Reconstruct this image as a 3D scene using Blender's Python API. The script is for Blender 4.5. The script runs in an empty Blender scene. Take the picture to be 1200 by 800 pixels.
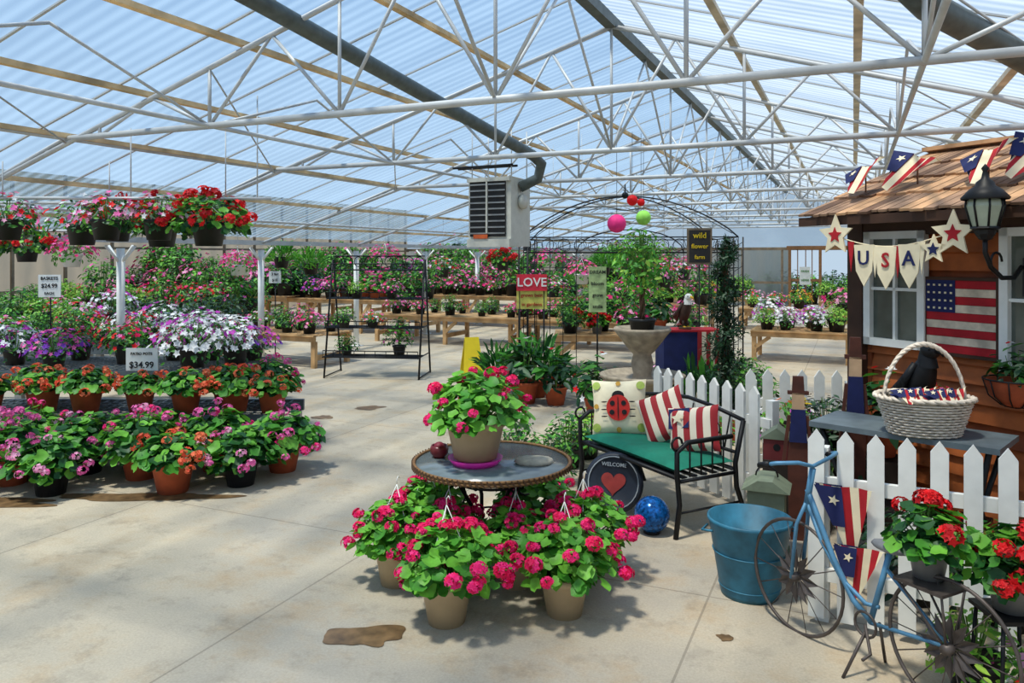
import bpy, math, random
from math import sin, cos, pi, sqrt, atan2
from mathutils import Vector, Matrix
TH = atan2(400, 900)
scene = bpy.context.scene
def G(u, v, z=0.0):
    return Vector((cos(TH)*u + sin(TH)*v, -sin(TH)*u + cos(TH)*v, z))
def lin(c):
    c = c/255.0
    return c/12.92 if c <= .04045 else ((c+.055)/1.055)**2.4
def C(r, g, b): return (lin(r), lin(g), lin(b))

# ------------------------------------------------------------ materials
MC = {}
def M(name, col=None, rough=.6, metal=0., var=.15, scale=12., bump=0., trans=0., spec=.4, detail=4.):
    if name in MC: return MC[name]
    m = bpy.data.materials.new(name); m.use_nodes = True
    nt = m.node_tree; N = nt.nodes; L = nt.links
    bs = N['Principled BSDF']; out = N['Material Output']
    bs.inputs['Roughness'].default_value = rough
    bs.inputs['Metallic'].default_value = metal
    bs.inputs['Specular IOR Level'].default_value = spec
    tc = N.new('ShaderNodeTexCoord'); nz = N.new('ShaderNodeTexNoise')
    nz.inputs['Scale'].default_value = scale; nz.inputs['Detail'].default_value = detail
    L.new(tc.outputs['Object'], nz.inputs['Vector'])
    mx = N.new('ShaderNodeMix'); mx.data_type = 'RGBA'
    rp = N.new('ShaderNodeMapRange'); rp.inputs[1].default_value = .3; rp.inputs[2].default_value = .7
    L.new(nz.outputs['Fac'], rp.inputs[0]); L.new(rp.outputs[0], mx.inputs[0])
    mx.inputs[6].default_value = tuple(max(0, c*(1-var)) for c in col)+(1,)
    mx.inputs[7].default_value = tuple(min(1, c*(1+var)) for c in col)+(1,)
    L.new(mx.outputs[2], bs.inputs['Base Color'])
    if bump:
        b = N.new('ShaderNodeBump'); b.inputs['Strength'].default_value = bump; b.inputs['Distance'].default_value = .01
        L.new(nz.outputs['Fac'], b.inputs['Height']); L.new(b.outputs[0], bs.inputs['Normal'])
    if trans:
        t = N.new('ShaderNodeBsdfTranslucent'); L.new(mx.outputs[2], t.inputs['Color'])
        ms = N.new('ShaderNodeMixShader'); ms.inputs[0].default_value = trans
        L.new(bs.outputs[0], ms.inputs[1]); L.new(t.outputs[0], ms.inputs[2]); L.new(ms.outputs[0], out.inputs[0])
    MC[name] = m
    return m

def polycarb(name, tcol, dcol, fmin, fmax, axis='Y', period=.11):
    m = bpy.data.materials.new(name); m.use_nodes = True
    nt = m.node_tree; N = nt.nodes; L = nt.links
    N.remove(N['Principled BSDF']); out = N['Material Output']
    tc = N.new('ShaderNodeTexCoord'); sp = N.new('ShaderNodeSeparateXYZ'); L.new(tc.outputs['Object'], sp.inputs[0])
    a = N.new('ShaderNodeMath'); a.operation = 'MULTIPLY'; a.inputs[1].default_value = 2*pi/period
    L.new(sp.outputs[axis], a.inputs[0])
    s = N.new('ShaderNodeMath'); s.operation = 'SINE'; L.new(a.outputs[0], s.inputs[0])
    nz = N.new('ShaderNodeTexNoise'); nz.inputs['Scale'].default_value = 1.3; nz.inputs['Detail'].default_value = 5
    mp = N.new('ShaderNodeMapping'); mp.inputs['Scale'].default_value = (.5, 2.5, 1) if axis == 'Y' else (2.5, .5, .5)
    L.new(tc.outputs['Object'], mp.inputs[0]); L.new(mp.outputs[0], nz.inputs['Vector'])
    ad = N.new('ShaderNodeMath'); ad.operation = 'MULTIPLY_ADD'; ad.inputs[1].default_value = .2
    L.new(s.outputs[0], ad.inputs[0]); L.new(nz.outputs['Fac'], ad.inputs[2])
    mr = N.new('ShaderNodeMapRange'); mr.inputs[1].default_value = .25; mr.inputs[2].default_value = .8
    mr.inputs[3].default_value = fmin; mr.inputs[4].default_value = fmax
    L.new(ad.outputs[0], mr.inputs[0])
    t = N.new('ShaderNodeBsdfTransparent'); t.inputs[0].default_value = tcol+(1,)
    d = N.new('ShaderNodeBsdfTranslucent'); d.inputs[0].default_value = dcol+(1,)
    ms = N.new('ShaderNodeMixShader'); L.new(mr.outputs[0], ms.inputs[0]); L.new(t.outputs[0], ms.inputs[1]); L.new(d.outputs[0], ms.inputs[2])
    L.new(ms.outputs[0], out.inputs[0])
    return m

def stripes(name, c1, c2, axis, period, rough=.8, duty=0.0):
    m = bpy.data.materials.new(name); m.use_nodes = True
    nt = m.node_tree; N = nt.nodes; L = nt.links
    bs = N['Principled BSDF']; bs.inputs['Roughness'].default_value = rough
    tc = N.new('ShaderNodeTexCoord'); sp = N.new('ShaderNodeSeparateXYZ'); L.new(tc.outputs['Object'], sp.inputs[0])
    a = N.new('ShaderNodeMath'); a.operation = 'MULTIPLY'; a.inputs[1].default_value = 2*pi/period; L.new(sp.outputs[axis], a.inputs[0])
    s = N.new('ShaderNodeMath'); s.operation = 'SINE'; L.new(a.outputs[0], s.inputs[0])
    g = N.new('ShaderNodeMath'); g.operation = 'GREATER_THAN'; g.inputs[1].default_value = duty; L.new(s.outputs[0], g.inputs[0])
    mx = N.new('ShaderNodeMix'); mx.data_type = 'RGBA'; L.new(g.outputs[0], mx.inputs[0])
    mx.inputs[6].default_value = c1+(1,); mx.inputs[7].default_value = c2+(1,); L.new(mx.outputs[2], bs.inputs['Base Color'])
    return m

WHT = M('white_paint', C(228, 228, 222), .5, var=.06)
PIPE = M('galvanised_white_pipe', C(188, 190, 190), .5, .1, var=.15, scale=5)
BLK = M('black_iron', C(20, 20, 22), .5, .2, var=.2)
DUCT = M('dark_flue_metal', C(88, 96, 94), .5, .3, var=.25)
WOODL = M('pale_bench_wood', C(196, 156, 108), .75, var=.3, scale=6, bump=.3)
PURL = M('roof_batten_wood', C(214, 182, 136), .8, var=.45, scale=4)
PURR = M('roof_batten_pale', C(196, 186, 166), .8, var=.35, scale=4)
WALLW = M('grey_stud_wood', C(120, 104, 84), .8, var=.3, scale=5)
TERRA = M('terracotta', C(176, 84, 50), .8, var=.2)
TAUPE = M('taupe_plastic_pot', C(190, 166, 130), .5, var=.06)
BLKP = M('black_plastic_pot', C(26, 26, 26), .5, var=.1)
SOIL = M('soil', C(46, 32, 22), .95, var=.4, scale=60)
MAG = M('magenta_plastic', C(225, 44, 160), .4, var=.05)
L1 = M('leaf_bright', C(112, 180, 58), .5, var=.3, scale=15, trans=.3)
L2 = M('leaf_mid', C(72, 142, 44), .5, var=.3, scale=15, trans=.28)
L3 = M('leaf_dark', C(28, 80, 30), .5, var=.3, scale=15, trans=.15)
L4 = M('leaf_lime', C(156, 196, 70), .5, var=.2, scale=15, trans=.3)
LD1 = M('leaf_deep', C(16, 48, 24), .5, var=.3)
LD2 = M('leaf_deeper', C(26, 66, 32), .5, var=.3)
FMAG = M('petal_magenta', C(252, 40, 128), .6, var=.15, trans=.3)
FMAG2 = M('petal_crimson', C(236, 20, 92), .6, var=.2, trans=.3)
FPK = M('petal_pink', C(248, 110, 180), .6, var=.15, trans=.3)
FPK2 = M('petal_light_pink', C(250, 176, 208), .6, var=.1, trans=.3)
FOR = M('petal_coral', C(248, 92, 60), .6, var=.2, trans=.3)
FOR2 = M('petal_orange', C(250, 128, 84), .6, var=.15, trans=.3)
FRD = M('petal_red', C(234, 18, 26), .6, var=.2, trans=.25)
FRD2 = M('petal_deep_red', C(190, 8, 20), .6, var=.2, trans=.25)
FWH = M('petal_white', C(250, 250, 250), .6, var=.04, trans=.3)
FPU = M('petal_purple', C(206, 66, 194), .6, var=.2, trans=.3)
FPU2 = M('petal_violet', C(130, 64, 184), .6, var=.2, trans=.3)
FYE = M('petal_yellow', C(248, 212, 44), .6, var=.15, trans=.25)
STEM = M('stem', C(96, 136, 58), .6, var=.2)
BARK = M('bark', C(88, 64, 44), .85, var=.3, bump=.5)
NAVY = M('navy_fabric', C(28, 36, 84), .85, var=.2)
RED = M('flag_red', C(170, 28, 38), .85, var=.2)
CREAM = M('cream_fabric', C(236, 222, 188), .85, var=.1)
STONE = M('cast_stone', C(156, 142, 122), .85, var=.3, scale=14, bump=.5)
GREEN = M('teal_cushion', C(16, 112, 90), .85, var=.15)
BLUEB = M('blue_painted_steel', C(44, 106, 130), .5, .1, var=.4, scale=9)
BIKE = M('bicycle_blue', C(80, 128, 160), .5, .2, var=.25)
GLASS = M('table_glass', C(108, 118, 120), .15, .0, var=.15, spec=.7)
WICK = M('wicker_brown', C(124, 90, 54), .7, var=.4, scale=60)
SILV = M('silver_metal', C(150, 150, 148), .45, .5, var=.15)
SHING = M('cedar_shingle', C(196, 152, 112), .85, var=.4, scale=5, bump=.4)
SHING2 = M('cedar_shingle_grey', C(160, 126, 100), .85, var=.4, scale=6, bump=.4)
SHING3 = M('cedar_shingle_dark', C(116, 86, 66), .85, var=.4, scale=6, bump=.4)
LOG = M('orange_plank', C(172, 92, 42), .65, var=.4, scale=5, bump=.3)
LOGB = M('brown_plank', C(140, 70, 34), .65, var=.4, scale=5, bump=.3)
LOGD = M('dark_brown_trim', C(66, 42, 28), .7, var=.3, scale=6)
DGLASS = M('window_glass', C(84, 92, 84), .12, 0, var=.5, scale=3, spec=.7)
BLUEBALL = M('blue_crackle_ball', C(20, 88, 156), .15, .4, var=.8, scale=55)

# ------------------------------------------------------------ mesh builder
class MB:
    def __init__(s): s.v = []; s.f = []; s.mi = []; s.mats = []; s.sm = []
    def add(s, vs, fs, mat, smooth=False, Mx=None):
        if mat not in s.mats: s.mats.append(mat)
        k = s.mats.index(mat); b = len(s.v)
        if Mx is not None: vs = [Mx @ Vector(p) for p in vs]
        s.v.extend([tuple(p) for p in vs])
        for f in fs:
            s.f.append([b+i for i in f]); s.mi.append(k); s.sm.append(smooth)
    def box(s, c, sz, mat, Mx=None, rz=0):
        x, y, z = sz[0]/2, sz[1]/2, sz[2]/2
        vs = [Vector((i*x, j*y, k*z)) for i in (-1, 1) for j in (-1, 1) for k in (-1, 1)]
        if rz:
            R = Matrix.Rotation(rz, 3, 'Z'); vs = [R @ v for v in vs]
        vs = [v+Vector(c) for v in vs]
        s.add(vs, [(0, 1, 3, 2), (4, 6, 7, 5), (0, 4, 5, 1), (2, 3, 7, 6), (0, 2, 6, 4), (1, 5, 7, 3)], mat, False, Mx)
    def beam(s, a, b, w, h, mat):
        a = Vector(a); b = Vector(b); d = (b-a).normalized()
        up = Vector((0, 0, 1))
        if abs(d.z) > .95: up = Vector((0, 1, 0))
        r = d.cross(up).normalized(); u = r.cross(d).normalized()
        vs = []
        for p in (a, b):
            for i, j in ((-1, -1), (1, -1), (1, 1), (-1, 1)): vs.append(p+r*i*w/2+u*j*h/2)
        s.add(vs, [(0, 1, 2, 3), (7, 6, 5, 4), (0, 4, 5, 1), (1, 5, 6, 2), (2, 6, 7, 3), (3, 7, 4, 0)], mat)
    def tube(s, pts, r, mat, n=8, closed=False, cap=True):
        pts = [Vector(p) for p in pts]; m = len(pts)
        rs = r if isinstance(r, (list, tuple)) else [r]*m
        prev = None; vs = []
        for i, p in enumerate(pts):
            if closed: t = pts[(i+1) % m]-pts[i-1]
            else: t = pts[min(i+1, m-1)]-pts[max(i-1, 0)]
            if t.length < 1e-9: t = Vector((0, 0, 1))
            t.normalize()
            if prev is None:
                a = Vector((0, 0, 1)) if abs(t.z) < .9 else Vector((1, 0, 0))
                nn = (a-t*a.dot(t)).normalized()
            else:
                nn = prev-t*prev.dot(t)
                nn = nn.normalized() if nn.length > 1e-6 else t.orthogonal().normalized()
            prev = nn; bb = t.cross(nn)
            for k in range(n):
                a = 2*pi*k/n; vs.append(p+(nn*cos(a)+bb*sin(a))*rs[i])
        fs = []
        for i in range(m if closed else m-1):
            j = (i+1) % m
            for k in range(n):
                k2 = (k+1) % n; fs.append((i*n+k, i*n+k2, j*n+k2, j*n+k))
        if cap and not closed:
            fs.append(tuple(range(n))[::-1]); fs.append(tuple((m-1)*n+k for k in range(n)))
        s.add(vs, fs, mat, True)
    def lathe(s, prof, c, mat, n=24, smooth=True, sx=1, sy=1, rot=None):
        vs = []; fs = []
        for r, z in prof:
            for k in range(n):
                a = 2*pi*k/n; p = Vector((r*cos(a)*sx, r*sin(a)*sy, z))
                if rot is not None: p = rot @ p
                vs.append(p+Vector(c))
        for i in range(len(prof)-1):
            for k in range(n):
                k2 = (k+1) % n; fs.append((i*n+k, i*n+k2, (i+1)*n+k2, (i+1)*n+k))
        s.add(vs, fs, mat, smooth)
    def sphere(s, c, r, mat, n=16, sc=(1, 1, 1), rot=None):
        h = n//2
        prof = [(max(1e-4, sin(pi*i/h)), -cos(pi*i/h)) for i in range(h+1)]
        vs = []; fs = []
        for a0, z in prof:
            for k in range(n):
                a = 2*pi*k/n; p = Vector((a0*cos(a)*r*sc[0], a0*sin(a)*r*sc[1], z*r*sc[2]))
                if rot is not None: p = rot @ p
                vs.append(p+Vector(c))
        for i in range(h):
            for k in range(n):
                k2 = (k+1) % n; fs.append((i*n+k, i*n+k2, (i+1)*n+k2, (i+1)*n+k))
        s.add(vs, fs, mat, True)
    def prism(s, poly, Mx, th, mat):
        n = len(poly)
        vs = [(x, y, 0) for x, y in poly]+[(x, y, th) for x, y in poly]
        fs = [tuple(range(n))[::-1], tuple(range(n, 2*n))]+[(i, (i+1) % n, n+(i+1) % n, n+i) for i in range(n)]
        s.add(vs, fs, mat, False, Mx)
    def mesh(s, name):
        me = bpy.data.meshes.new(name); me.from_pydata(s.v, [], s.f)
        for m in s.mats: me.materials.append(m)
        me.polygons.foreach_set('material_index', s.mi); me.polygons.foreach_set('use_smooth', s.sm)
        me.update(); return me
    def obj(s, name, loc=(0, 0, 0), rz=0., parent=None):
        return put(s.mesh(name), name, loc, rz, parent)
def put(me, name, loc=(0, 0, 0), rz=0., parent=None, sc=1.):
    o = bpy.data.objects.new(name, me); o.location = loc; o.rotation_euler = (0, 0, rz)
    o.scale = (sc, sc, sc) if not isinstance(sc, tuple) else sc
    scene.collection.objects.link(o)
    if parent: o.parent = parent
    return o
def text_geo(body, size):
    cu = bpy.data.curves.new('t', 'FONT'); cu.body = body; cu.size = size; cu.align_x = 'CENTER'; cu.align_y = 'CENTER'; cu.resolution_u = 2; cu.extrude = .002; cu.offset = size*.012
    o = bpy.data.objects.new('t', cu); scene.collection.objects.link(o)
    bpy.context.view_layer.update()
    dg = bpy.context.evaluated_depsgraph_get(); me = o.evaluated_get(dg).to_mesh()
    vs = [v.co.copy() for v in me.vertices]; fs = [tuple(p.vertices) for p in me.polygons]
    o.evaluated_get(dg).to_mesh_clear(); bpy.data.objects.remove(o); bpy.data.curves.remove(cu)
    return vs, fs
RX = Matrix.Rotation(pi/2, 4, 'X')
def basis(n, rng):
    n = n.normalized(); a = Vector((rng.uniform(-1, 1), rng.uniform(-1, 1), rng.uniform(-1, 1)))
    t = n.cross(a)
    if t.length < 1e-4: t = n.orthogonal()
    t.normalize(); return t, n.cross(t), n

# ------------------------------------------------------------ plants
def leaf(mb, p, n, s, mat, rng, shape='round'):
    t, b, n = basis(n, rng)
    if shape == 'round':
        K = 9; vs = [p-n*s*.22]
        for k in range(K):
            a = 2*pi*k/K+.2; r = s*(1 if k % 2 else .86)*(0.55 if k == 0 else 1); vs.append(p+(t*cos(a)+b*sin(a))*r+n*s*rng.uniform(-.06, .1))
        mb.add(vs, [(0, 1+k, 1+(k+1) % K) for k in range(K)], mat, True)
    elif shape == 'oval':
        vs = [p, p+t*s*.5+b*s*.38-n*s*.0, p+t*s*1.1+b*s*.36-n*s*.12, p+t*s*1.8-n*s*.45, p+t*s*1.1-b*s*.36-n*s*.12, p+t*s*.5-b*s*.38, p+t*s*.9-n*s*.22]
        mb.add(vs, [(6, 0, 1), (6, 1, 2), (6, 2, 3), (6, 3, 4), (6, 4, 5), (6, 5, 0)], mat, True)
    else:
        d = (n+t*.25).normalized(); w = b*s*.14
        vs = [p-w, p+w, p+d*s*1.2+w*1.3, p+d*s*2.2-Vector((0, 0, s*.5)), p+d*s*1.2-w*1.3]
        mb.add(vs, [(0, 1, 2, 4), (4, 2, 3)], mat, True)
def floret(mb, p, n, s, mat, rng, K=5):
    t, b, n = basis(n, rng); vs = [p-n*s*.25]
    for k in range(2*K):
        a = pi*k/K; r = s*(1 if k % 2 else .55); vs.append(p+(t*cos(a)+b*sin(a))*r)
    mb.add(vs, [(0, 1+k, 1+(k+1) % (2*K)) for k in range(2*K)], mat, True)
def pot_geo(mb, pot):
    mat, rt, rb, h = pot
    mb.lathe([(0.001, 0), (rb, 0), (rb+(rt-rb)*.82, h*.82), (rt*1.0, h*.84), (rt*1.04, h*.86), (rt*1.04, h), (rt*.95, h), (rt*.93, h*.88)], (0, 0, 0), mat, 24)
    mb.lathe([(rt*.94, h*.9), (.001, h*.92)], (0, 0, 0), SOIL, 16)
def mkplant(name, seed, pot, R, H, nl, ls, lm, nf=0, fk='umbel', fs=.04, fm=(), pmax=1.75, shape='round', lift=0., nfl=16, wires=None, trunk=False, fout=1.08):
    rng = random.Random(seed); mb = MB()
    z0 = 0
    if pot: pot_geo(mb, pot); z0 = pot[3]*.9
    z0 += lift
    lob = [(rng.uniform(0, 2*pi), rng.uniform(.75, 1.15)) for _ in range(6)]
    def dome(p, a, f):
        q = 1.
        for la, lv in lob:
            q += (lv-1)*max(0, cos(a-la))*.7
        return Vector((R*f*q*sin(p)*cos(a), R*f*q*sin(p)*sin(a), z0+H*f*cos(p)))
    for i in range(nl):
        p = math.acos(rng.uniform(cos(pmax), 1)); a = rng.uniform(0, 2*pi); f = rng.uniform(.45, 1.1)**.6
        pos = dome(p, a, f); d = Vector((sin(p)*cos(a), sin(p)*sin(a), cos(p)))
        n = d*.7+Vector((0, 0, .6))+Vector((rng.uniform(-.5, .5), rng.uniform(-.5, .5), rng.uniform(-.3, .3)))
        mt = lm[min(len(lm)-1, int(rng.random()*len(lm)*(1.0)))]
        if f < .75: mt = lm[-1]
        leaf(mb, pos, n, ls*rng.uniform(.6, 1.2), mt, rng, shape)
    for i in range(max(6, nl//12)):
        p = rng.uniform(0, 1.3); a = rng.uniform(0, 2*pi); e = dome(p, a, .9)
        mb.tube([Vector((e.x*.15, e.y*.15, z0-lift*.2)), Vector((e.x*.6, e.y*.6, z0+(e.z-z0)*.5)), e], .0035, STEM, 4, cap=False)
    for i in range(nf):
        p = math.acos(rng.uniform(cos(min(pmax, 1.6)), 1)); a = rng.uniform(0, 2*pi); f = rng.uniform(fout-.12, fout+.14)
        c = dome(p, a, f); d = Vector((sin(p)*cos(a), sin(p)*sin(a), cos(p)+.25)).normalized()
        mt = fm[i % len(fm)]
        if fk == 'umbel':
            mb.tube([dome(p, a, .6), c], .003, STEM, 4, cap=False)
            s0 = fs*rng.uniform(.7, 1.15)
            for k in range(nfl):
                q = Vector((rng.gauss(0, 1), rng.gauss(0, 1), rng.gauss(.3, 1)))
                q.normalize()
                floret(mb, c+Vector((q.x, q.y, q.z*.75))*s0, q+d*.3, s0*.5, fm[(i+(k % 4 == 0)) % len(fm)], rng)
        else:
            floret(mb, c, d+Vector((rng.uniform(-.4, .4), rng.uniform(-.4, .4), rng.uniform(-.2, .4))), fs*rng.uniform(.7, 1.15), mt, rng)
    if wires:
        for k in range(3):
            a = 2*pi*k/3+.4; rr = pot[1] if pot else R*.5; zb = pot[3] if pot else 0
            mb.tube([(rr*cos(a), rr*sin(a), zb), (rr*.55*cos(a), rr*.55*sin(a), zb+(wires-zb)*.55), (0, 0, wires)], .0028, WHT, 4)
        mb.tube([(0, 0, wires), (0, 0, wires+.03), (.012, 0, wires+.045), (.02, 0, wires+.03)], .003, WHT, 4)
    if trunk:
        for k in range(3):
            pts = [(.018*cos(j*1.1+k*2.1), .018*sin(j*1.1+k*2.1), (pot[3]*.9 if pot else 0)+lift*j/7) for j in range(8)]
            mb.tube(pts, .011, BARK, 6)
    return mb.mesh(name)
PT = (TAUPE, .128, .09, .21); TP = (TERRA, .13, .09, .2); BP = (BLKP, .12, .09, .17); WP = (WHT, .12, .09, .16)
PL = {}
def reg(key, n, *a, **k):
    PL[key] = [mkplant(key, 100+17*i+sum(map(ord, key)), *a, **k) for i in range(n)]
GL = (L1, L1, L2)
reg('geranium_magenta', 3, PT, .29, .26, 330, .042, GL, 26, 'umbel', .037, (FMAG, FMAG2), nfl=26, wires=.57, pmax=1.52, lift=.02)
reg('geranium_table', 1, (TAUPE, .165, .12, .21), .31, .29, 360, .042, GL, 26, 'umbel', .036, (FMAG, FMAG2), nfl=26, pmax=1.55)
reg('geranium_pink', 2, TP, .28, .25, 260, .045, (L1, L2, L3), 18, 'umbel', .034, (FPK, FMAG, FPK), nfl=16, pmax=1.6)
reg('geranium_pinkb', 2, BP, .28, .25, 260, .045, (L1, L2, L3), 16, 'umbel', .034, (FPK, FPK2, FPK), nfl=16, pmax=1.6)
reg('geranium_coral', 2, TP, .24, .18, 190, .042, (L1, L2, L3), 14, 'umbel', .038, (FOR, FOR2), nfl=14, pmax=1.5)
reg('geranium_red', 2, (SILV, .085, .06, .15), .2, .17, 150, .04, (L1, L2, L3), 9, 'umbel', .042, (FRD, FRD2), nfl=24)
reg('petunia_white', 2, BP, .3, .26, 200, .03, (L2, L3), 110, 's', .036, (FWH, FWH, FWH, FWH, FPU), shape='oval', pmax=1.9)
reg('petunia_purple', 2, BP, .28, .22, 160, .03, (L2, L3), 100, 's', .034, (FPU, FPK, FPU2), shape='oval', pmax=1.9)
reg('petunia_pink', 2, BP, .26, .22, 180, .03, (L1, L2, L3), 60, 's', .034, (FPK, FMAG, FPK2), shape='oval', pmax=1.8)
reg('begonia_red', 2, BP, .24, .2, 180, .032, (L1, L2, L3), 45, 's', .03, (FRD, FMAG2, FPK), shape='oval')
reg('impatiens_mixed', 2, BP, .25, .18, 150, .03, (L1, L2), 60, 's', .03, (FPK2, FRD, FPK, FWH), shape='oval')
reg('marigold_yellow', 1, BP, .22, .2, 150, .03, (L1, L2), 45, 's', .03, (FYE, FOR2), shape='oval')
reg('leafy_plant', 2, BP, .26, .28, 260, .035, (L1, L2, L3), shape='oval')
reg('tall_leafy', 2, BP, .28, .42, 330, .04, (L1, L2, L3), 12, 's', .035, (FPK, FMAG), shape='oval', lift=.1)
reg('lime_plant', 1, BP, .22, .22, 220, .03, (L4, L1), shape='oval')
reg('dark_shrub', 2, BP, .34, .3, 320, .04, (LD2, LD1), shape='oval')
reg('spiky_plant', 1, TP, .34, .4, 160, .12, (L2, L3), 3, 's', .05, (FRD,), shape='long', pmax=1.4)
reg('caladium', 1, TP, .3, .4, 90, .085, (L3, L2, LD2), 4, 's', .04, (FRD, FWH), shape='oval', pmax=1.5)
reg('hanging_red', 2, BP, .28, .23, 200, .036, (L1, L2, L3), 30, 'umbel', .046, (FRD, FRD2), nfl=16, wires=.3, pmax=1.9)
reg('hanging_mixed', 2, BP, .27, .22, 220, .032, (L1, L2, L3), 65, 's', .032, (FPK2, FWH, FPK, FRD), shape='oval', wires=.3, pmax=2.0)
reg('hanging_pink', 1, WP, .27, .22, 170, .032, (L1, L2), 80, 's', .034, (FPK, FMAG), shape='oval', wires=.4, pmax=2.0)
reg('hanging_fern', 1, BP, .26, .2, 220, .07, (L1, L2), shape='long', wires=.4, pmax=2.0)
NM = {'geranium_magenta': 'potted_magenta_geranium', 'geranium_table': 'potted_magenta_geranium', 'geranium_pink': 'potted_pink_geranium', 'geranium_pinkb': 'potted_pink_geranium',
      'geranium_coral': 'potted_coral_geranium', 'geranium_red': 'potted_red_geranium', 'petunia_white': 'potted_white_petunia', 'petunia_purple': 'potted_purple_petunia', 'petunia_pink': 'potted_pink_petunia',
      'begonia_red': 'potted_red_begonia', 'impatiens_mixed': 'potted_impatiens', 'marigold_yellow': 'potted_marigold', 'leafy_plant': 'potted_leafy_plant', 'tall_leafy': 'potted_hibiscus', 'lime_plant': 'potted_lime_foliage_plant',
      'dark_shrub': 'potted_dark_shrub', 'spiky_plant': 'potted_spike_plant', 'caladium': 'potted_caladium', 'hanging_red': 'hanging_geranium_basket', 'hanging_mixed': 'hanging_flower_basket', 'hanging_pink': 'hanging_petunia_basket', 'hanging_fern': 'hanging_fern_basket'}
RNG = random.Random(5)
def P(key, x, y, z=0, s=1., parent=None, name=None):
    return put(RNG.choice(PL[key]), name or NM[key], (x, y, z), RNG.uniform(0, 6.28), parent, s)

# ------------------------------------------------------------ greenhouse shell
UR = -2.07; ZR = 3.9; MS = .3; HS = 6.5; V0 = -4.; V1 = 27.5; ZC = 2.69
def zr(k): return ZR-MS*abs(k)
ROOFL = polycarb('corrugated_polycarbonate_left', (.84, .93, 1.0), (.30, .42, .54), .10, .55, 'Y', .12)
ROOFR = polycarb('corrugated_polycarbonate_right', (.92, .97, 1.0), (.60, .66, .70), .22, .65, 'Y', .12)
def roof_plane(name, ua, za, ub, zb, mat):
    mb = MB()
    mb.add([(ua, V0, za), (ub, V0, zb), (ub, V1, zb), (ua, V1, za)], [(0, 1, 2, 3)], mat)
    return mb.obj(name, (0, 0, 0), -TH)
roof_plane('ceiling_slope_left', UR, ZR+.05, UR-HS, zr(HS)+.05, ROOFL)
roof_plane('ceiling_slope_right', UR, ZR+.05, UR+HS, zr(HS)+.05, ROOFR)
roof_plane('ceiling_side_bay', UR-HS, zr(HS)+.05, -17, 3.6, ROOFL)
mb = MB()
for sgn in (-1, 1):
    for k in (1.1, 2.1, 3.08, 4.0, 5.0, 5.9):
        mb.beam((UR+sgn*k, V0, zr(k)+.015), (UR+sgn*k, V1, zr(k)+.015), .06, .04, PURL if sgn < 0 else PURR)
mb.obj('roof_purlins', (0, 0, 0), -TH)
mb = MB(); v = V0
while v < V1:
    for sgn in (-1, 1): mb.beam((UR, v, ZR+.035), (UR+sgn*HS, v, zr(HS)+.035), .02, .012, PIPE)
    v += 1.02
mb.obj('roof_panel_seams', (0, 0, 0), -TH)
mb = MB()
mb.beam((UR, V0, ZR-.02), (UR, V1, ZR-.02), .1, .1, DUCT)
mb.obj('roof_ridge_beam', (0, 0, 0), -TH)
for sgn, nm in ((-1, 'left'), (1, 'right')):
    mb = MB(); mb.beam((UR+sgn*HS, V0, zr(HS)-.04), (UR+sgn*HS, V1, zr(HS)-.04), .12, .07, PIPE)
    mb.obj('gutter_beam', (0, 0, 0), -TH)
VT = [4.4+2.55*i for i in range(-3, 10)]
tb = MB()
tb.tube([(UR-4.03, 0, ZC), (UR+4.03, 0, ZC)], .026, PIPE, 10)
for sgn in (-1, 1):
    tb.tube([(UR, 0, ZR-.05), (UR+sgn*HS, 0, zr(HS)-.05)], .022, PIPE, 8)
    for j in range(0, 4):
        k = 1.2*j
        if j < 4 and (j > 0 or sgn > 0): tb.tube([(UR+sgn*k, 0, ZC), (UR+sgn*k, 0, zr(k)-.05)], .014, PIPE, 6)
        if j < 3:
            tb.tube([(UR+sgn*k, 0, ZC), (UR+sgn*(k+.6), 0, zr(k+.6)-.05)], .014, PIPE, 6)
            tb.tube([(UR+sgn*(k+1.2), 0, ZC), (UR+sgn*(k+.6), 0, zr(k+.6)-.05)], .014, PIPE, 6)
    tb.tube([(UR+sgn*4.03, 0, ZC), (UR+sgn*6.35, 0, zr(HS)-.02)], .02, PIPE, 6)
    for j in range(5):
        k0 = 4.1+j*.5
        tb.tube([(UR+sgn*k0, 0, zr(k0)-.06), (UR+sgn*(k0+.25), 0, ZC-(k0-3.8)*.33)], .01, PIPE, 5)
tm = tb.mesh('roof_truss')
for v in VT: put(tm, 'roof_truss', G(0, v, 0), -TH)
# posts
pm = MB(); pm.tube([(0, 0, 0), (0, 0, 1.8)], .05, WHT, 12); pm.box((0, 0, .01), (.2, .2, .02), WHT)
for s in (-1, 1): pm.tube([(0, 0, 1.6), (s*.22, 0, 1.83)], .02, WHT, 6); pm.tube([(0, 0, 1.6), (0, s*.22, 1.83)], .02, WHT, 6)
pmm = pm.mesh('support_post')
for v in VT:
    if v > 5: put(pmm, 'support_post', G(UR-HS, v, 0), -TH)
    if v > 10: put(pmm, 'support_post', G(UR+HS-.12, v, 0), -TH)
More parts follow.
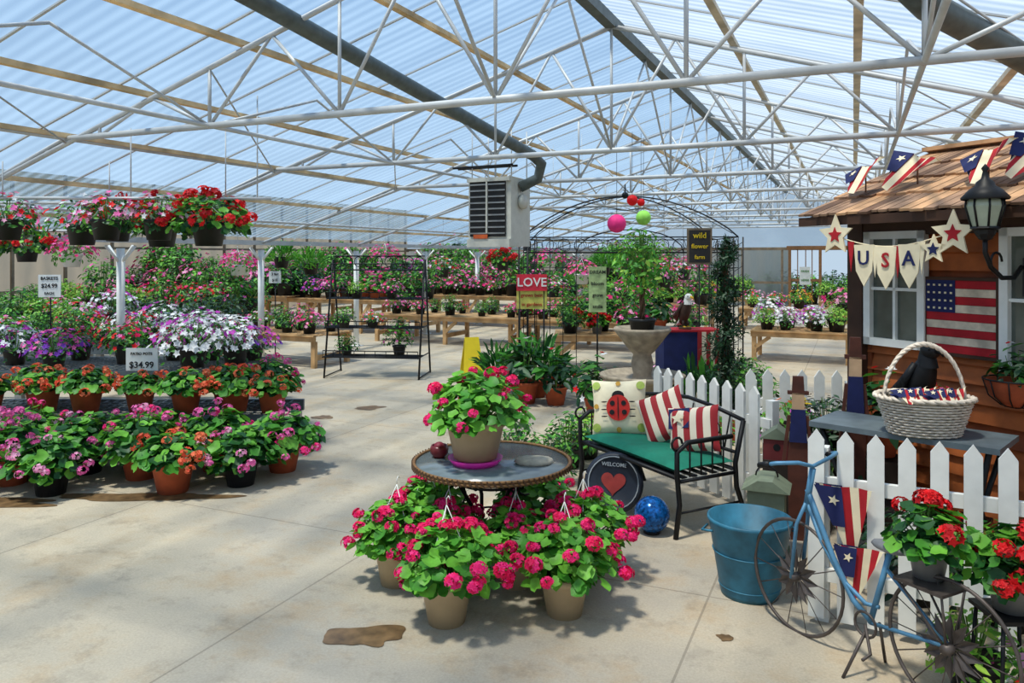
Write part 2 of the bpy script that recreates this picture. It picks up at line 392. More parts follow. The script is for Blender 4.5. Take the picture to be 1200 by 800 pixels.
# longitudinal pipes & bracing
mb = MB()
for k in (-4.0, -2.4, 2.4, 4.0):
    mb.tube([(UR+k, V0, ZC), (UR+k, V1, ZC)], .018, PIPE, 8)
mb.tube([(UR-5.4, V0, 2.18), (UR-5.4, V1, 2.18)], .018, PIPE, 8)
for i in range(len(VT)-1):
    a, b = VT[i], VT[i+1]; m_ = (a+b)/2
    for k, zt in ((0, ZR-.08), (-2.4, zr(2.4)-.06), (2.4, zr(2.4)-.06)):
        mb.tube([(UR+k, a, ZC), (UR+k, m_, zt)], .012, PIPE, 6); mb.tube([(UR+k, m_, zt), (UR+k, b, ZC)], .012, PIPE, 6)
    mb.tube([(UR-2.4, a, zr(2.4)-.06), (UR-4, b, zr(4)-.05)], .008, PIPE, 5)
    mb.tube([(UR+2.4, a, zr(2.4)-.06), (UR+4, b, zr(4)-.05)], .008, PIPE, 5)
mb.obj('longitudinal_brace_pipes', (0, 0, 0), -TH)
# walls
WALLM = polycarb('weathered_side_glazing', (.2, .21, .18), (.42, .37, .29), .6, .9, 'Y', .5)
WALLB = polycarb('end_glazing', (.3, .32, .3), (.5, .46, .38), .6, .9, 'X', .5)
mb = MB(); mb.add([(-17, V0, 0), (-17, V1, 0), (-17, V1, 3.6), (-17, V0, 3.6)], [(0, 1, 2, 3)], WALLM)
for i in range(26): mb.box((-16.95, V0+i*1.25, 1.8), (.06, .06, 3.6), WALLW)
for z in (.9, 1.9): mb.box((-16.95, (V0+V1)/2, z), (.05, V1-V0, .06), WALLW)
mb.obj('wall_left', (0, 0, 0), -TH)
mb = MB(); u1 = UR+HS
mb.add([(u1, V0, 0), (u1, V1, 0), (u1, V1, 2), (u1, V0, 2)], [(0, 1, 2, 3)], WALLM)
for i in range(26): mb.box((u1-.04, V0+i*1.25, 1.), (.06, .06, 2.0), WALLW)
for z in (.9, 1.6): mb.box((u1-.04, (V0+V1)/2, z), (.05, V1-V0, .06), WALLW)
mb.obj('wall_right', (0, 0, 0), -TH)
mb = MB()
# back wall with a real door opening u -1.95..-.05
for ua, ub, za, zb in ((-17, -1.95, 0, 1.95), (-.05, u1, 0, 1.95)):
    mb.add([(ua, V1, za), (ub, V1, za), (ub, V1, zb), (ua, V1, zb)], [(0, 1, 2, 3)], WALLB)
mb.add([(UR-HS, V1, 1.95), (u1, V1, 1.95), (UR, V1, 3.9)], [(0, 1, 2)], ROOFR)
mb.add([(UR-HS, V1, 1.95), (-17, V1, 3.6), (-17, V1, 1.95)], [(0, 1, 2)], ROOFR)
for i in range(17):
    uu = -16.5+i*1.3
    if uu < -1.95 or uu > 0: mb.box((uu, V1-.05, 1.0), (.07, .06, 2.0), WALLW)
mb.box(((-17-1.95)/2, V1-.06, .8), (15.05, .05, .08), WALLW); mb.box(((-.05+u1)/2, V1-.06, .8), (u1+.05, .05, .08), WALLW)
mb.box(((-17+u1)/2, V1-.06, 1.95), (u1+17, .05, .1), WALLW)
mb.obj('wall_back', (0, 0, 0), -TH)
DW = M('door_wood', C(124, 86, 52), .7, var=.2)
mb = MB()
for x in (-1.95, -1.0, -.05): mb.box((x, V1-.17, .97), (.09, .08, 1.94), DW)
mb.box((-1, V1-.17, 1.98), (2.1, .08, .12), DW)
for x in (-1.7, -1.45, -1.25): mb.box((x, V1-.17, 1.0), (.03, .04, 1.9), DW)
mb.box((-1.48, V1-.17, .9), (.95, .05, .08), DW)
mb.obj('door_1', (0, 0, 0), -TH)
for i in range(7):
    q = G(-2.8+i*.7, V1+1.6+.4*(i % 2), 0); P('dark_shrub' if i % 2 else 'leafy_plant', q.x, q.y, 0, 2.6, None, 'outdoor_shrub')

# floor
def floor_mat():
    m = bpy.data.materials.new('concrete'); m.use_nodes = True
    nt = m.node_tree; N = nt.nodes; L = nt.links; bs = N['Principled BSDF']
    tc = N.new('ShaderNodeTexCoord')
    def noise(sc, det, ro=.6):
        n = N.new('ShaderNodeTexNoise'); n.inputs['Scale'].default_value = sc; n.inputs['Detail'].default_value = det; n.inputs['Roughness'].default_value = ro
        L.new(tc.outputs['Object'], n.inputs['Vector']); return n.outputs['Fac']
    def mr(src, a, b, c=0, d=1):
        r = N.new('ShaderNodeMapRange'); r.inputs[1].default_value = a; r.inputs[2].default_value = b; r.inputs[3].default_value = c; r.inputs[4].default_value = d; L.new(src, r.inputs[0]); return r.outputs[0]
    def mix(f, a, b, mode='MIX'):
        x = N.new('ShaderNodeMix'); x.data_type = 'RGBA'; x.blend_type = mode
        if isinstance(f, float): x.inputs[0].default_value = f
        else: L.new(f, x.inputs[0])
        for i, q in ((6, a), (7, b)):
            if isinstance(q, tuple): x.inputs[i].default_value = q+(1,)
            else: L.new(q, x.inputs[i])
        return x.outputs[2]
    c = mix(mr(noise(.55, 5), .35, .65), C(168, 160, 146), C(204, 188, 160))
    c = mix(mr(noise(2.2, 8, .7), .5, .7, 0, .6), c, C(172, 142, 104))
    c = mix(mr(noise(5, 9, .75), .52, .8, 0, .7), c, C(112, 102, 88))
    c = mix(mr(noise(90, 3), .3, .7, 0, .3), c, C(118, 110, 98))
    sp = N.new('ShaderNodeSeparateXYZ'); L.new(tc.outputs['Object'], sp.inputs[0])
    js = None
    for ax, per, off in (('X', 1.9, .35), ('Y', 2.6, .5)):
        a = N.new('ShaderNodeMath'); a.operation = 'MULTIPLY_ADD'; a.inputs[1].default_value = 1/per; a.inputs[2].default_value = off; L.new(sp.outputs[ax], a.inputs[0])
        f = N.new('ShaderNodeMath'); f.operation = 'FRACT'; L.new(a.outputs[0], f.inputs[0])
        g = N.new('ShaderNodeMath'); g.operation = 'LESS_THAN'; g.inputs[1].default_value = .011/per; L.new(f.outputs[0], g.inputs[0])
        if js is None: js = g.outputs[0]
        else:
            h = N.new('ShaderNodeMath'); h.operation = 'MAXIMUM'; L.new(js, h.inputs[0]); L.new(g.outputs[0], h.inputs[1]); js = h.outputs[0]
    jj = N.new('ShaderNodeMath'); jj.operation = 'MULTIPLY'; jj.inputs[1].default_value = .45; L.new(js, jj.inputs[0])
    c = mix(jj.outputs[0], c, C(96, 86, 74))
    L.new(c, bs.inputs['Base Color']); bs.inputs['Roughness'].default_value = .8; bs.inputs['Specular IOR Level'].default_value = .25
    b = N.new('ShaderNodeBump'); b.inputs['Strength'].default_value = .25; b.inputs['Distance'].default_value = .01; L.new(noise(30, 6), b.inputs['Height']); L.new(b.outputs[0], bs.inputs['Normal'])
    return m
mb = MB(); mb.add([(-25, -8, 0), (12, -8, 0), (12, 34, 0), (-25, 34, 0)], [(0, 1, 2, 3)], floor_mat()); mb.obj('floor', (0, 0, 0), -TH)
WET = M('wet_concrete', C(108, 84, 56), .4, var=.5, scale=14)
def puddle(x, y, rx, ry, seed):
    r = random.Random(seed); mb = MB(); K = 60; ph = [r.uniform(0, 6.28) for _ in range(9)]; vs = [(0, 0, .003)]
    for k in range(K):
        a = 2*pi*k/K; q = 1+sum(.28/(j+2)*sin((j+2)*a+ph[j]) for j in range(9)); vs.append((rx*q*cos(a), ry*q*sin(a), .003))
    mb.add(vs, [(0, 1+k, 1+(k+1) % K) for k in range(K)], WET); mb.obj('wet_floor_stain', (x, y, 0))
puddle(-.66, 3.44, .17, .1, 1); puddle(-1.6, 8.6, .15, .12, 2); puddle(-2.0, 8.1, .1, .1, 3); puddle(-2.6, 5.42, .55, .1, 4); puddle(-3.6, 5.3, .5, .1, 5)
puddle(.95, 3.42, .03, .035, 7)

# flues
mb = MB(); mb.tube([(.1, 9.5, 2.55), (.32, 9.5, 2.66), (.36, 9.42, 2.83), (.25, 9.3, 2.92), (-1.68, 5.2, 3.40), (-2.0, 4.5, 3.47), (-2.3, 3.6, 3.56)], .066, DUCT, 14); mb.obj('heater_flue_pipe')
mb = MB(); mb.tube([(1.9, 3.8, 3.1), (2.23, 4.1, 3.03), (3.07, 4.6, 2.88), (3.83, 5.0, 2.70)], .08, DUCT, 14); mb.obj('overhead_flue_pipe')
# heater
mb = MB(); HG = M('heater_enamel', C(196, 194, 182), .5, var=.08)
mb.box((0, .3, .42), (.6, .5, .84), HG); mb.box((-.02, .045, .46), (.5, .03, .68), M('dark_grille', C(36, 34, 32), .6))
for i in range(9): mb.beam((-.27, .02, .16+i*.075), (.23, .02, .16+i*.075), .012, .018, SILV)
mb.box((-.02, .03, .5), (.02, .05, .68), HG); mb.box((0, .03, .04), (.6, .05, .1), HG); mb.box((0, .03, .82), (.6, .05, .05), HG)
mb.box((-.1, .0, .12), (.2, .01, .05), M('label_orange', C(200, 90, 40)))
mb.lathe([(.001, 0), (.09, 0), (.09, .05), (.001, .05)], (.31, .3, .55), HG, 16, rot=Matrix.Rotation(pi/2, 3, 'Y'))
for x in (-.28, .28):
    for y in (.1, .5): mb.tube([(x, y, .84), (x, y, 1.45)], .008, PIPE, 5)
for y in (0, .12): mb.tube([(-.5, y, .98), (.35, y, .98)], .015, BLK, 6)
mb.obj('hanging_unit_heater', (-.3, 9.4, 1.82), -.5)

# ------------------------------------------------------------ bistro table
TX, TY, TZ = -.11, 4.25, .567
mb = MB()
mb.lathe([(.001, 0), (.42, 0), (.42, .012), (.001, .012)], (0, 0, -.012), GLASS, 48)
for k in range(2):
    pts = [(.43*cos(a*2*pi/64), .43*sin(a*2*pi/64), .004-.016*k) for a in range(64)]
    mb.tube(pts, .009, WICK, 6, closed=True)
for a in range(90):
    t = a*2*pi/90; mb.beam((.441*cos(t), .441*sin(t), .012), (.441*cos(t+.05), .441*sin(t+.05), -.02), .005, .008, M('wicker_dark', C(78, 54, 34), .7))
mb.tube([(.2*cos(a*pi/12), .2*sin(a*pi/12), -.1) for a in range(24)], .008, BLK, 6, closed=True)
mb.tube([(.14*cos(a*pi/12), .14*sin(a*pi/12), -.3) for a in range(24)], .006, BLK, 6, closed=True)
for k in range(4):
    t = k*pi/2+.5; c_, s_ = cos(t), sin(t)
    prof = [(.36, -.02), (.3, -.05), (.2, -.1), (.13, -.22), (.13, -.32), (.2, -.45), (.3, -.54), (.33, -.56)]
    mb.tube([(r*c_, r*s_, z) for r, z in prof], .011, BLK, 7)
    mb.tube([((.22+.06*cos(q))*c_, (.22+.06*cos(q))*s_, -.16+.06*sin(q)) for q in [i*.5 for i in range(11)]], .006, BLK, 5)
mb.obj('bistro_table', (TX, TY, TZ))
P('geranium_table', -.2, 4.2, TZ+.035, .98)
mb = MB(); mb.lathe([(.001, 0), (.125, 0), (.15, .035), (.145, .037), (.118, .006), (.001, .005)], (0, 0, 0), MAG, 32); mb.obj('magenta_saucer', (-.2, 4.2, TZ+.001))
mb = MB(); DR = M('dark_red_glaze', C(110, 36, 40), .3, var=.3)
mb.lathe([(.001, 0), (.03, 0), (.05, .025), (.052, .05), (.045, .07), (.04, .068), (.045, .05), (.03, .02), (.001, .015)], (0, 0, 0), DR, 20); mb.sphere((0, 0, .055), .033, M('red_soil_bloom', C(120, 30, 50)), 12); mb.obj('small_red_pot', (-.41, 4.33, TZ))
mb = MB(); mb.lathe([(.001, 0), (.1, 0), (.11, .012), (.1, .028), (.05, .036), (.001, .036)], (0, 0, 0), M('stepping_stone', C(176, 168, 150), .9, var=.2, scale=30, bump=.4), 10, sy=.7); mb.obj('stone_paver', (.12, 4.2, TZ))
for x, y, s in ((-.305, 3.58, .95), (.25, 3.66, .93), (-.6, 4.0, .9), (-.33, 4.02, .85), (.38, 4.1, .9), (0.02, 3.98, .85), (.1, 4.6, .9), (-.5, 4.5, .85)):
    P('geranium_magenta', x, y, 0, s)
# ------------------------------------------------------------ garden bench
A1 = atan2(-.88, .47)
BL = (.51, 5.56)
def BW(x, y): return (BL[0]+cos(A1)*x-sin(A1)*y, BL[1]+sin(A1)*x+cos(A1)*y)
mb = MB(); W_ = 1.06; HB = .68
for x in (0, W_):
    mb.tube([(x, -.03, 0), (x, .0, .2), (x, -.02, .38), (x, -.02, .52), (x, .06, .57), (x, .42, .57)], .016, BLK, 8)
    mb.tube([(x, .56, 0), (x, .46, .25), (x, .45, .4), (x, .52, HB-.02)], .016, BLK, 8)
    mb.tube([(x, 0, .34), (x, .46, .34)], .012, BLK, 6)
    mb.tube([(x, .0, .15), (x, .5, .15)], .008, BLK, 6)
    for i in range(4): mb.tube([(x, .08+.09*i, .36), (x, .08+.09*i, .57)], .006, BLK, 5)
    mb.tube([(x, -.02+.04*cos(q), .57+.04*sin(q)) for q in [i*.6 for i in range(9)]], .008, BLK, 5)
mb.tube([(0, .52, HB-.02), (W_*.25, .525, HB+.02), (W_*.5, .53, HB+.04), (W_*.75, .525, HB+.02), (W_, .52, HB-.02)], .014, BLK, 8)
mb.tube([(0, .47, .46), (W_, .47, .46)], .012, BLK, 6); mb.tube([(0, -.01, .36), (W_, -.01, .36)], .014, BLK, 6); mb.tube([(0, .45, .36), (W_, .45, .36)], .012, BLK, 6)
for i in range(8):
    x = W_*(i+1)/9; mb.tube([(x, .47, .46), (x, .525, HB+.01)], .006, BLK, 5)
    if i % 2 == 0: mb.tube([(x+.045*cos(q), .5, .57+.045*sin(q)) for q in [j*pi/6 for j in range(12)]], .005, BLK, 4, closed=True)
for i in range(6): mb.beam((0, .04+.08*i, .36), (W_, .04+.08*i, .36), .04, .008, BLK)
mb.obj('garden_bench', (BL[0], BL[1], 0), A1)
def cushion_mesh(w, h, t, mat, n=14, p=4, deco=None, edge=None):
    mb = MB()
    def zz(x, y): return t*max(0, (1-abs(x)**p)*(1-abs(y)**p))**.5
    for sgn in (-1, 1):
        vs = []; fs = []
        for i in range(n+1):
            for j in range(n+1):
                x = -1+2*i/n; y = -1+2*j/n; pin = 1-.07*(1-y*y)*abs(x); pin2 = 1-.07*(1-x*x)*abs(y)
                vs.append((x*w/2*pin, y*h/2*pin2, sgn*zz(x, y)))
        for i in range(n):
            for j in range(n):
                a = i*(n+1)+j; f = (a, a+n+1, a+n+2, a+1); fs.append(f if sgn > 0 else f[::-1])
        mb.add(vs, fs, mat, True)
    if deco: deco(mb, lambda x, y: (x*w/2, y*h/2, zz(x, y)+.004))
    return mb
c_ = cushion_mesh(1.02, .46, .035, GREEN, p=10); c_.obj('bench_cushion', BW(.53, .23)+(.400,), A1)
def place_pillow(mb, name, bx, by, z, face, tilt, roll):
    o = put(mb.mesh(name), name); x, y = BW(bx, by)
    o.matrix_world = Matrix.Translation((x, y, z)) @ Matrix.Rotation(face, 4, 'Z') @ Matrix.Rotation(pi/2-tilt, 4, 'X') @ Matrix.Rotation(roll, 4, 'Z'); return o
def ladybug(mb, S):
    def disc(cx, cy, rx, ry, mat, off, K=20):
        vs = [Vector(S(cx, cy))+Vector((0, 0, off))]
        for k in range(K):
            a = 2*pi*k/K; vs.append(Vector(S(cx+rx*cos(a), cy+ry*sin(a)))+Vector((0, 0, off)))
        mb.add(vs, [(0, 1+k, 1+(k+1) % K) for k in range(K)], mat)
    LR = M('ladybug_red', C(196, 42, 34), .8); LB = M('ladybug_black', C(26, 22, 22), .8); LG = M('sage_border', C(170, 190, 90), .8)
    for cx, cy in ((-.8, -.75), (-.8, .75), (.8, -.75), (.8, .75)): disc(cx, cy, .15, .15, LG, .004)
    for cx, cy in ((-.8, 0), (.8, 0), (0, .82), (0, -.82)): disc(cx, cy, .09, .09, M('berry_border', C(200, 150, 60), .8), .004)
    disc(0, .36, .22, .19, LB, .01); disc(0, -.06, .42, .46, LR, .014)
    for cx, cy in ((-.2, .1), (.2, .1), (-.22, -.22), (.22, -.22)): disc(cx, cy, .09, .09, LB, .018, 12)
    disc(0, -.08, .02, .42, LB, .018, 12)
    for sx in (-1, 1):
        for q in (.15, -.12, -.36): disc(sx*.5, q, .12, .025, LB, .012, 8)
place_pillow(cushion_mesh(.4, .4, .07, CREAM, p=3, deco=ladybug), 'ladybug_pillow', .12, .24, .605, -.25, .3, .06)
RWS = stripes('red_cream_stripes', C(160, 36, 42), C(230, 216, 192), 'X', .09)
def starp(mb, S):
    K = 10; vs = [Vector(S(-.45, .45))+Vector((0, 0, .012))]
    for k in range(K):
        a = pi*k/5+pi/2; r = .3 if k % 2 == 0 else .13; vs.append(Vector(S(-.45+r*cos(a), .45+r*sin(a)))+Vector((0, 0, .012)))
    mb.add([Vector(S(-.9, .02))+Vector((0, 0, .005)), Vector(S(-.02, .02))+Vector((0, 0, .005)), Vector(S(-.02, .9))+Vector((0, 0, .005)), Vector(S(-.9, .9))+Vector((0, 0, .005))], [(0, 1, 2, 3)], NAVY)
    mb.add(vs, [(0, 1+k, 1+(k+1) % K) for k in range(K)], CREAM)
place_pillow(cushion_mesh(.34, .34, .06, RWS, p=3), 'striped_pillow', .5, .34, .60, -.55, .3, .45)
place_pillow(cushion_mesh(.36, .3, .06, RWS, p=3, deco=starp), 'flag_pillow', .8, .34, .57, -.7, .3, .2)
# plaque, ball
mb = MB(); RV = Matrix.Rotation(pi/2-.3, 3, 'X'); RV4 = Matrix.Rotation(pi/2-.3, 4, 'X')
mb.lathe([(.001, .0), (.19, 0), (.2, .015), (.17, .03), (.16, .02), (.001, .02)], (0, 0, .19), M('plaque_navy', C(34, 40, 52), .5, var=.3), 32, rot=RV)
mb.lathe([(.165, .032), (.172, .032)], (0, 0, .19), M('plaque_grey', C(150, 156, 160)), 28, rot=RV)
RB = M('plaque_rust', C(150, 50, 44), .7, var=.3)
hp = []
for k in range(28):
    t = 2*pi*k/28; hp.append((.0052*16*sin(t)**3, .0052*(13*cos(t)-5*cos(2*t)-2*cos(3*t)-cos(4*t)), .026))
mb.add([(0, 0, .028)]+hp, [(0, 1+k, 1+(k+1) % 28) for k in range(28)], RB, False, Matrix.Translation((0, 0, .19)) @ RV4)
vs, fs = text_geo('WELCOME', .035); mb.add([v+Vector((0, .115, .03)) for v in vs], fs, M('plaque_grey'), False, Matrix.Translation((0, 0, .19)) @ RV4)
vs, fs = text_geo('FRIENDS', .035); mb.add([v+Vector((0, -.12, .03)) for v in vs], fs, M('plaque_grey'), False, Matrix.Translation((0, 0, .19)) @ RV4)
mb.obj('round_welcome_plaque', (.68, 5.12, 0), -.35)
mb = MB(); mb.sphere((0, 0, .115), .11, BLUEBALL, 24); mb.lathe([(.05, 0), (.055, .012), (.04, .02)], (0, 0, 0), BLK, 16); mb.obj('blue_gazing_ball', (.86, 4.72, 0))
# bucket
mb = MB(); mb.lathe([(.001, .01), (.135, .01), (.14, 0), (.145, .02), (.2, .36), (.208, .37), (.208, .385), (.198, .385), (.138, .03), (.001, .03)], (0, 0, 0), BLUEB, 40)
for rr, z in ((.15, .05), (.18, .22)): mb.tube([(rr*cos(a*pi/16), rr*sin(a*pi/16), z) for a in range(32)], .004, BLUEB, 5, closed=True)
for s in (-1, 1): mb.tube([(s*.2, -.05, .33), (s*.24, 0, .32), (s*.2, .05, .33)], .006, BLUEB, 6)
mb.obj('blue_metal_bucket', (1.2, 3.88, 0))

# ------------------------------------------------------------ bicycle
BA = atan2(-.886, .464); mb = MB(); RW = .25; WB = .72
SPK = M('rusty_spoke_metal', C(84, 76, 72), .5, .4, var=.4)
for hx in (0, WB):
    mb.tube([(hx+RW*cos(a*pi/20), 0, RW+RW*sin(a*pi/20)) for a in range(40)], .008, SPK, 6, closed=True)
    mb.tube([(hx, -.04, RW), (hx, .04, RW)], .02, SPK, 8)
    for k in range(14):
        a = 2*pi*k/14; mb.tube([(hx, 0, RW), (hx+(RW-.01)*cos(a), 0, RW+(RW-.01)*sin(a))], .0025, SPK, 4)
    for k in range(12):
        a = 2*pi*k/12; d = Vector((cos(a), 0, sin(a))); q = Vector((-sin(a), 0, cos(a))); c0 = Vector((hx, 0, RW))
        mb.add([c0+d*.02, c0+d*.07+q*.022+Vector((0, -.012, 0)), c0+d*.125, c0+d*.07-q*.022+Vector((0, -.012, 0))], [(0, 1, 2, 3)], SPK)
for s in (-1, 1): mb.tube([(0, s*.035, RW), (.03, s*.035, .5), (.06, s*.01, .6)], .009, BIKE, 6)
mb.tube([(.05, 0, .56), (.09, 0, .76)], .014, BIKE, 8)
mb.tube([(.0, -.2, .78), (.06, -.19, .8), (.1, -.1, .8), (.09, 0, .77), (.1, .1, .8), (.06, .19, .8), (.0, .2, .78)], .009, BIKE, 7)
for s in (-1, 1): mb.tube([(-.03, s*.2, .77), (.03, s*.2, .79)], .014, BLK, 7)
mb.tube([(.06, 0, .66), (.12, 0, .55), (.2, 0, .4), (.3, 0, .26), (.38, 0, .21)], .012, BIKE, 8)
mb.tube([(.06, 0, .6), (.14, 0, .45), (.24, 0, .33), (.36, 0, .27), (.42, 0, .28)], .009, BIKE, 8)
mb.tube([(.38, 0, .2), (.47, 0, .52)], .012, BIKE, 8); mb.tube([(.38, 0, .2), (WB, 0, RW)], .009, BIKE, 6); mb.tube([(.45, 0, .45), (WB, 0, RW)], .009, BIKE, 6)
mb.sphere((.47, 0, .54), .055, M('saddle_grey', C(120, 122, 124), .5), 12, (1.5, .8, .4))
mb.tube([(.38+.05*cos(a*pi/8), -.03, .2+.05*sin(a*pi/8)) for a in range(16)], .006, SPK, 5, closed=True)
mb.tube([(.38, -.03, .2), (.42, -.05, .1), (.42, -.1, .09)], .007, SPK, 5); mb.tube([(.4, .03, .2), (.36, .12, .0)], .007, SPK, 5); mb.tube([(.38, -.02, .18), (.36, -.14, .0)], .007, SPK, 5)
mb.box((.64, 0, .46), (.2, .16, .012), SPK)
for x in (.55, .73):
    for y in (-.07, .07): mb.tube([(x, y, .46), (WB, y*.4, RW)], .005, SPK, 5)
mb.obj('bicycle_planter', (1.29, 3.48, 0), BA)
P('geranium_red', 1.6, 2.95, .47, .9); P('geranium_red', 1.84, 2.83, .4, 1.0); P('lime_plant', 1.8, 2.98, 0.0, .9); P('impatiens_mixed', 2.0, 2.75, 0.0, .9)
mb = MB()
for x in (-.1, .1):
    for y in (-.1, .1): mb.tube([(x, y, 0), (x*.8, y*.8, .39)], .008, BLK, 6)
mb.box((0, 0, .39), (.2, .2, .015), BLK); mb.obj('plant_stand', (1.84, 2.83, 0))

# ------------------------------------------------------------ fences
def fence(name, p1, p2, h, sp, w=.055):
    mb = MB(); p1 = Vector(p1); p2 = Vector(p2); Ln = (p2-p1).length; n = int(Ln/sp)
    for z in (h*.25, h*.72): mb.box((Ln/2, .03, z), (Ln, .03, .06), WHT)
    for i in range(n+1):
        x = i*sp; hh = h
        mb.prism([(x-w/2, .03), (x+w/2, .03), (x+w/2, hh-.05), (x, hh), (x-w/2, hh-.05)], Matrix.Translation((0, .012, 0)) @ RX, .02, WHT)
    for x in (.02, Ln-.02): mb.box((x, .06, h*.45), (.06, .06, h*.9), WHT)
    d = p2-p1; mb.obj(name, (p1.x, p1.y, 0), atan2(d.y, d.x))
fence('picket_fence', (1.14, 6.02), (1.66, 4.98), .84, .13, .08)
fence('picket_fence', (1.74, 5.6), (2.46, 5.5), .88, .12, .07)
fence('picket_fence', (1.41, 3.56), (2.75, 2.82), .9, .125, .07)
def pennant(mb, o, du, dv, w, h, n=7, canton=True, m1=RED, m2=CREAM, flut=.012):
    o = Vector(o); du = Vector(du).normalized(); dv = Vector(dv).normalized(); nn = du.cross(dv)
    for i in range(n):
        a = -w/2+w*i/n; b = -w/2+w*(i+1)/n
        f = lambda x: h*(1-abs(x)/(w/2))
        z = lambda x: nn*flut*sin(x*40)
        mb.add([o+du*a+z(a), o+du*b+z(b), o+du*b*.85+dv*max(f(b), 0)+z(b), o+du*a*.85+dv*max(f(a), 0)+z(a)], [(0, 1, 2, 3)], m1 if i % 2 else m2)
    if canton:
        k = nn*(flut+.003)
        for sg in (1, -1):
            mb.add([o-du*w/2+k*sg, o-du*w*.05+k*sg, o-du*w*.05+dv*h*.5+k*sg, o-du*w*.25+dv*h*.5+k*sg], [(0, 1, 2, 3)], NAVY)
            c = o-du*w*.2+dv*h*.17+nn*(flut+.006)*sg; vs = [c]
            for j in range(10):
                aa = pi*j/5; r = w*.1 if j % 2 == 0 else w*.042; vs.append(c+du*r*cos(aa)+dv*r*sin(aa))
            mb.add(vs, [(0, 1+j, 1+(j+1) % 10) for j in range(10)], CREAM)
mb = MB(); pennant(mb, (1.5, 3.46, .66), (.87, -.48, 0), (.1, 0, -1), .26, .36); pennant(mb, (1.55, 3.42, .4), (.87, -.48, 0), (-.1, 0, -1), .22, .26); mb.obj('flag_bunting_on_fence')

# ------------------------------------------------------------ shed
SA = atan2(-.893, .45); SO = (2.45, 5.4)
def SW(x, y): return (SO[0]+cos(SA)*x-sin(SA)*y, SO[1]+sin(SA)*x+cos(SA)*y)
mb = MB(); SL = 3.0; SD = 2.2; rg = random.Random(8)
i = 0
while i*.115 < 1.9:
    z = i*.115; mm = rg.choice((LOG, LOG, LOGB))
    for (ax, bx) in ((0, SL),):
        mb.add([(ax, -.005, z), (bx, -.005, z), (bx, .03, z+.118), (ax, .03, z+.118), (ax, .03, z), (bx, .03, z)], [(0, 1, 2, 3), (0, 4, 5, 1)], mm)
    mb.add([(-.005, 0, z), (-.005, SD, z), (.03, SD, z+.118), (.03, 0, z+.118), (.03, 0, z), (.03, SD, z)], [(0, 3, 2, 1), (0, 1, 5, 4)], mm); i += 1
mb.box((SL/2, .06, .97), (SL, .06, 1.94), LOGB); mb.box((.06, SD/2, .97), (.06, SD, 1.94), LOGB)
mb.add([(.06, 0, 1.95), (.06, SD, 1.95), (.06, SD/2, 2.42)], [(0, 1, 2)], LOG)
mb.box((.0, .0, .98), (.12, .12, 1.96), LOGD); mb.box((SL/2, -.02, 1.9), (SL, .06, .12), LOGD)
mb.box((SL/2, SD, .98), (SL, .06, 1.96), LOG); mb.box((SL, SD/2, .98), (.06, SD, 1.96), LOG)
r0, z0_, r1, z1_ = -.32, 1.97, 1.1, 2.51
sl = atan2(z1_-z0_, r1-r0); Ls = sqrt((z1_-z0_)**2+(r1-r0)**2); rg = random.Random(3)
def deck(ya, za, yb, zb):
    mb.add([(-.22, ya, za), (SL+.22, ya, za), (SL+.22, yb, zb), (-.22, yb, zb)], [(0, 1, 2, 3)], LOGD)
deck(r0, z0_-.02, r1, z1_-.02); deck(r1*2-r0, z0_-.02, r1, z1_-.02)
rows = 4
for r in range(rows):
    x = -.24
    while x < SL+.24:
        w = rg.uniform(.045, .1); s0 = Ls*r/rows-.03+rg.uniform(-.025, .02); s1 = Ls*(r+1)/rows+.06
        y0 = r0+s0*cos(sl); zz0 = z0_+s0*sin(sl)+.026; y1 = r0+s1*cos(sl); zz1 = z0_+s1*sin(sl)+.004
        mb.beam((x+w/2, y0, zz0), (x+w/2, y1, zz1), w-.009, .016, rg.choice((SHING, SHING, SHING2, SHING2, SHING3)))
        mb.beam((x+w/2, 2*r1-y0, zz0), (x+w/2, 2*r1-y1, zz1), w-.009, .016, SHING2); x += w
mb.beam((-.24, r1, z1_+.03), (SL+.24, r1, z1_+.03), .2, .03, SHING)
mb.beam((-.24, r0-.01, z0_-.03), (SL+.24, r0-.01, z0_-.03), .02, .06, LOGD)
for xa, xb, za, zb in ((.1, .5, 1.12, 1.84), (1.02, 1.5, 1.05, 1.84)):
    xm = (xa+xb)/2; zm = (za+zb)/2
    mb.box((xm, -.015, zm), (xb-xa, .02, zb-za), DGLASS)
    for x in (xa, xb): mb.box((x, -.04, zm), (.05, .05, zb-za+.05), WHT)
    for z in (za, zb): mb.box((xm, -.04, z), (xb-xa+.05, .05, .05), WHT)
    mb.box((xm, -.035, zm), (.02, .03, zb-za), WHT); mb.box((xm, -.035, zm), (xb-xa, .03, .02), WHT)
mb.obj('garden_shed', SO+(0,), SA)
mb = MB(); fx0, fx1, fz0, fz1 = .53, .97, 1.1, 1.55; yb = -.03
n = 9
for i in range(n):
    z = fz0+(fz1-fz0)*(i+.5)/n; hh = (fz1-fz0)/n
    a = fx0 if i < 5 else fx0+.19
    mb.box(((a+fx1)/2, yb, z), (fx1-a, .03, hh*.96), RED if i % 2 == 0 else M('aged_white', C(206, 190, 168), .8, var=.3))
mb.box((fx0+.095, yb-.003, fz0+(fz1-fz0)*7/9), (.19, .036, (fz1-fz0)*4/9), NAVY)
for i in range(5):
    for j in range(4): mb.box((fx0+.02+i*.037, yb-.024, fz1-.03-j*.048), (.012, .006, .012), CREAM)
for x in (fx0-.01, fx1+.01): mb.box((x, yb, (fz0+fz1)/2), (.02, .04, fz1-fz0+.04), LOGD)
for z in (fz0-.01, fz1+.01): mb.box(((fx0+fx1)/2, yb, z), (fx1-fx0, .04, .02), LOGD)
mb.obj('wooden_flag_plaque', SO+(0,), SA)
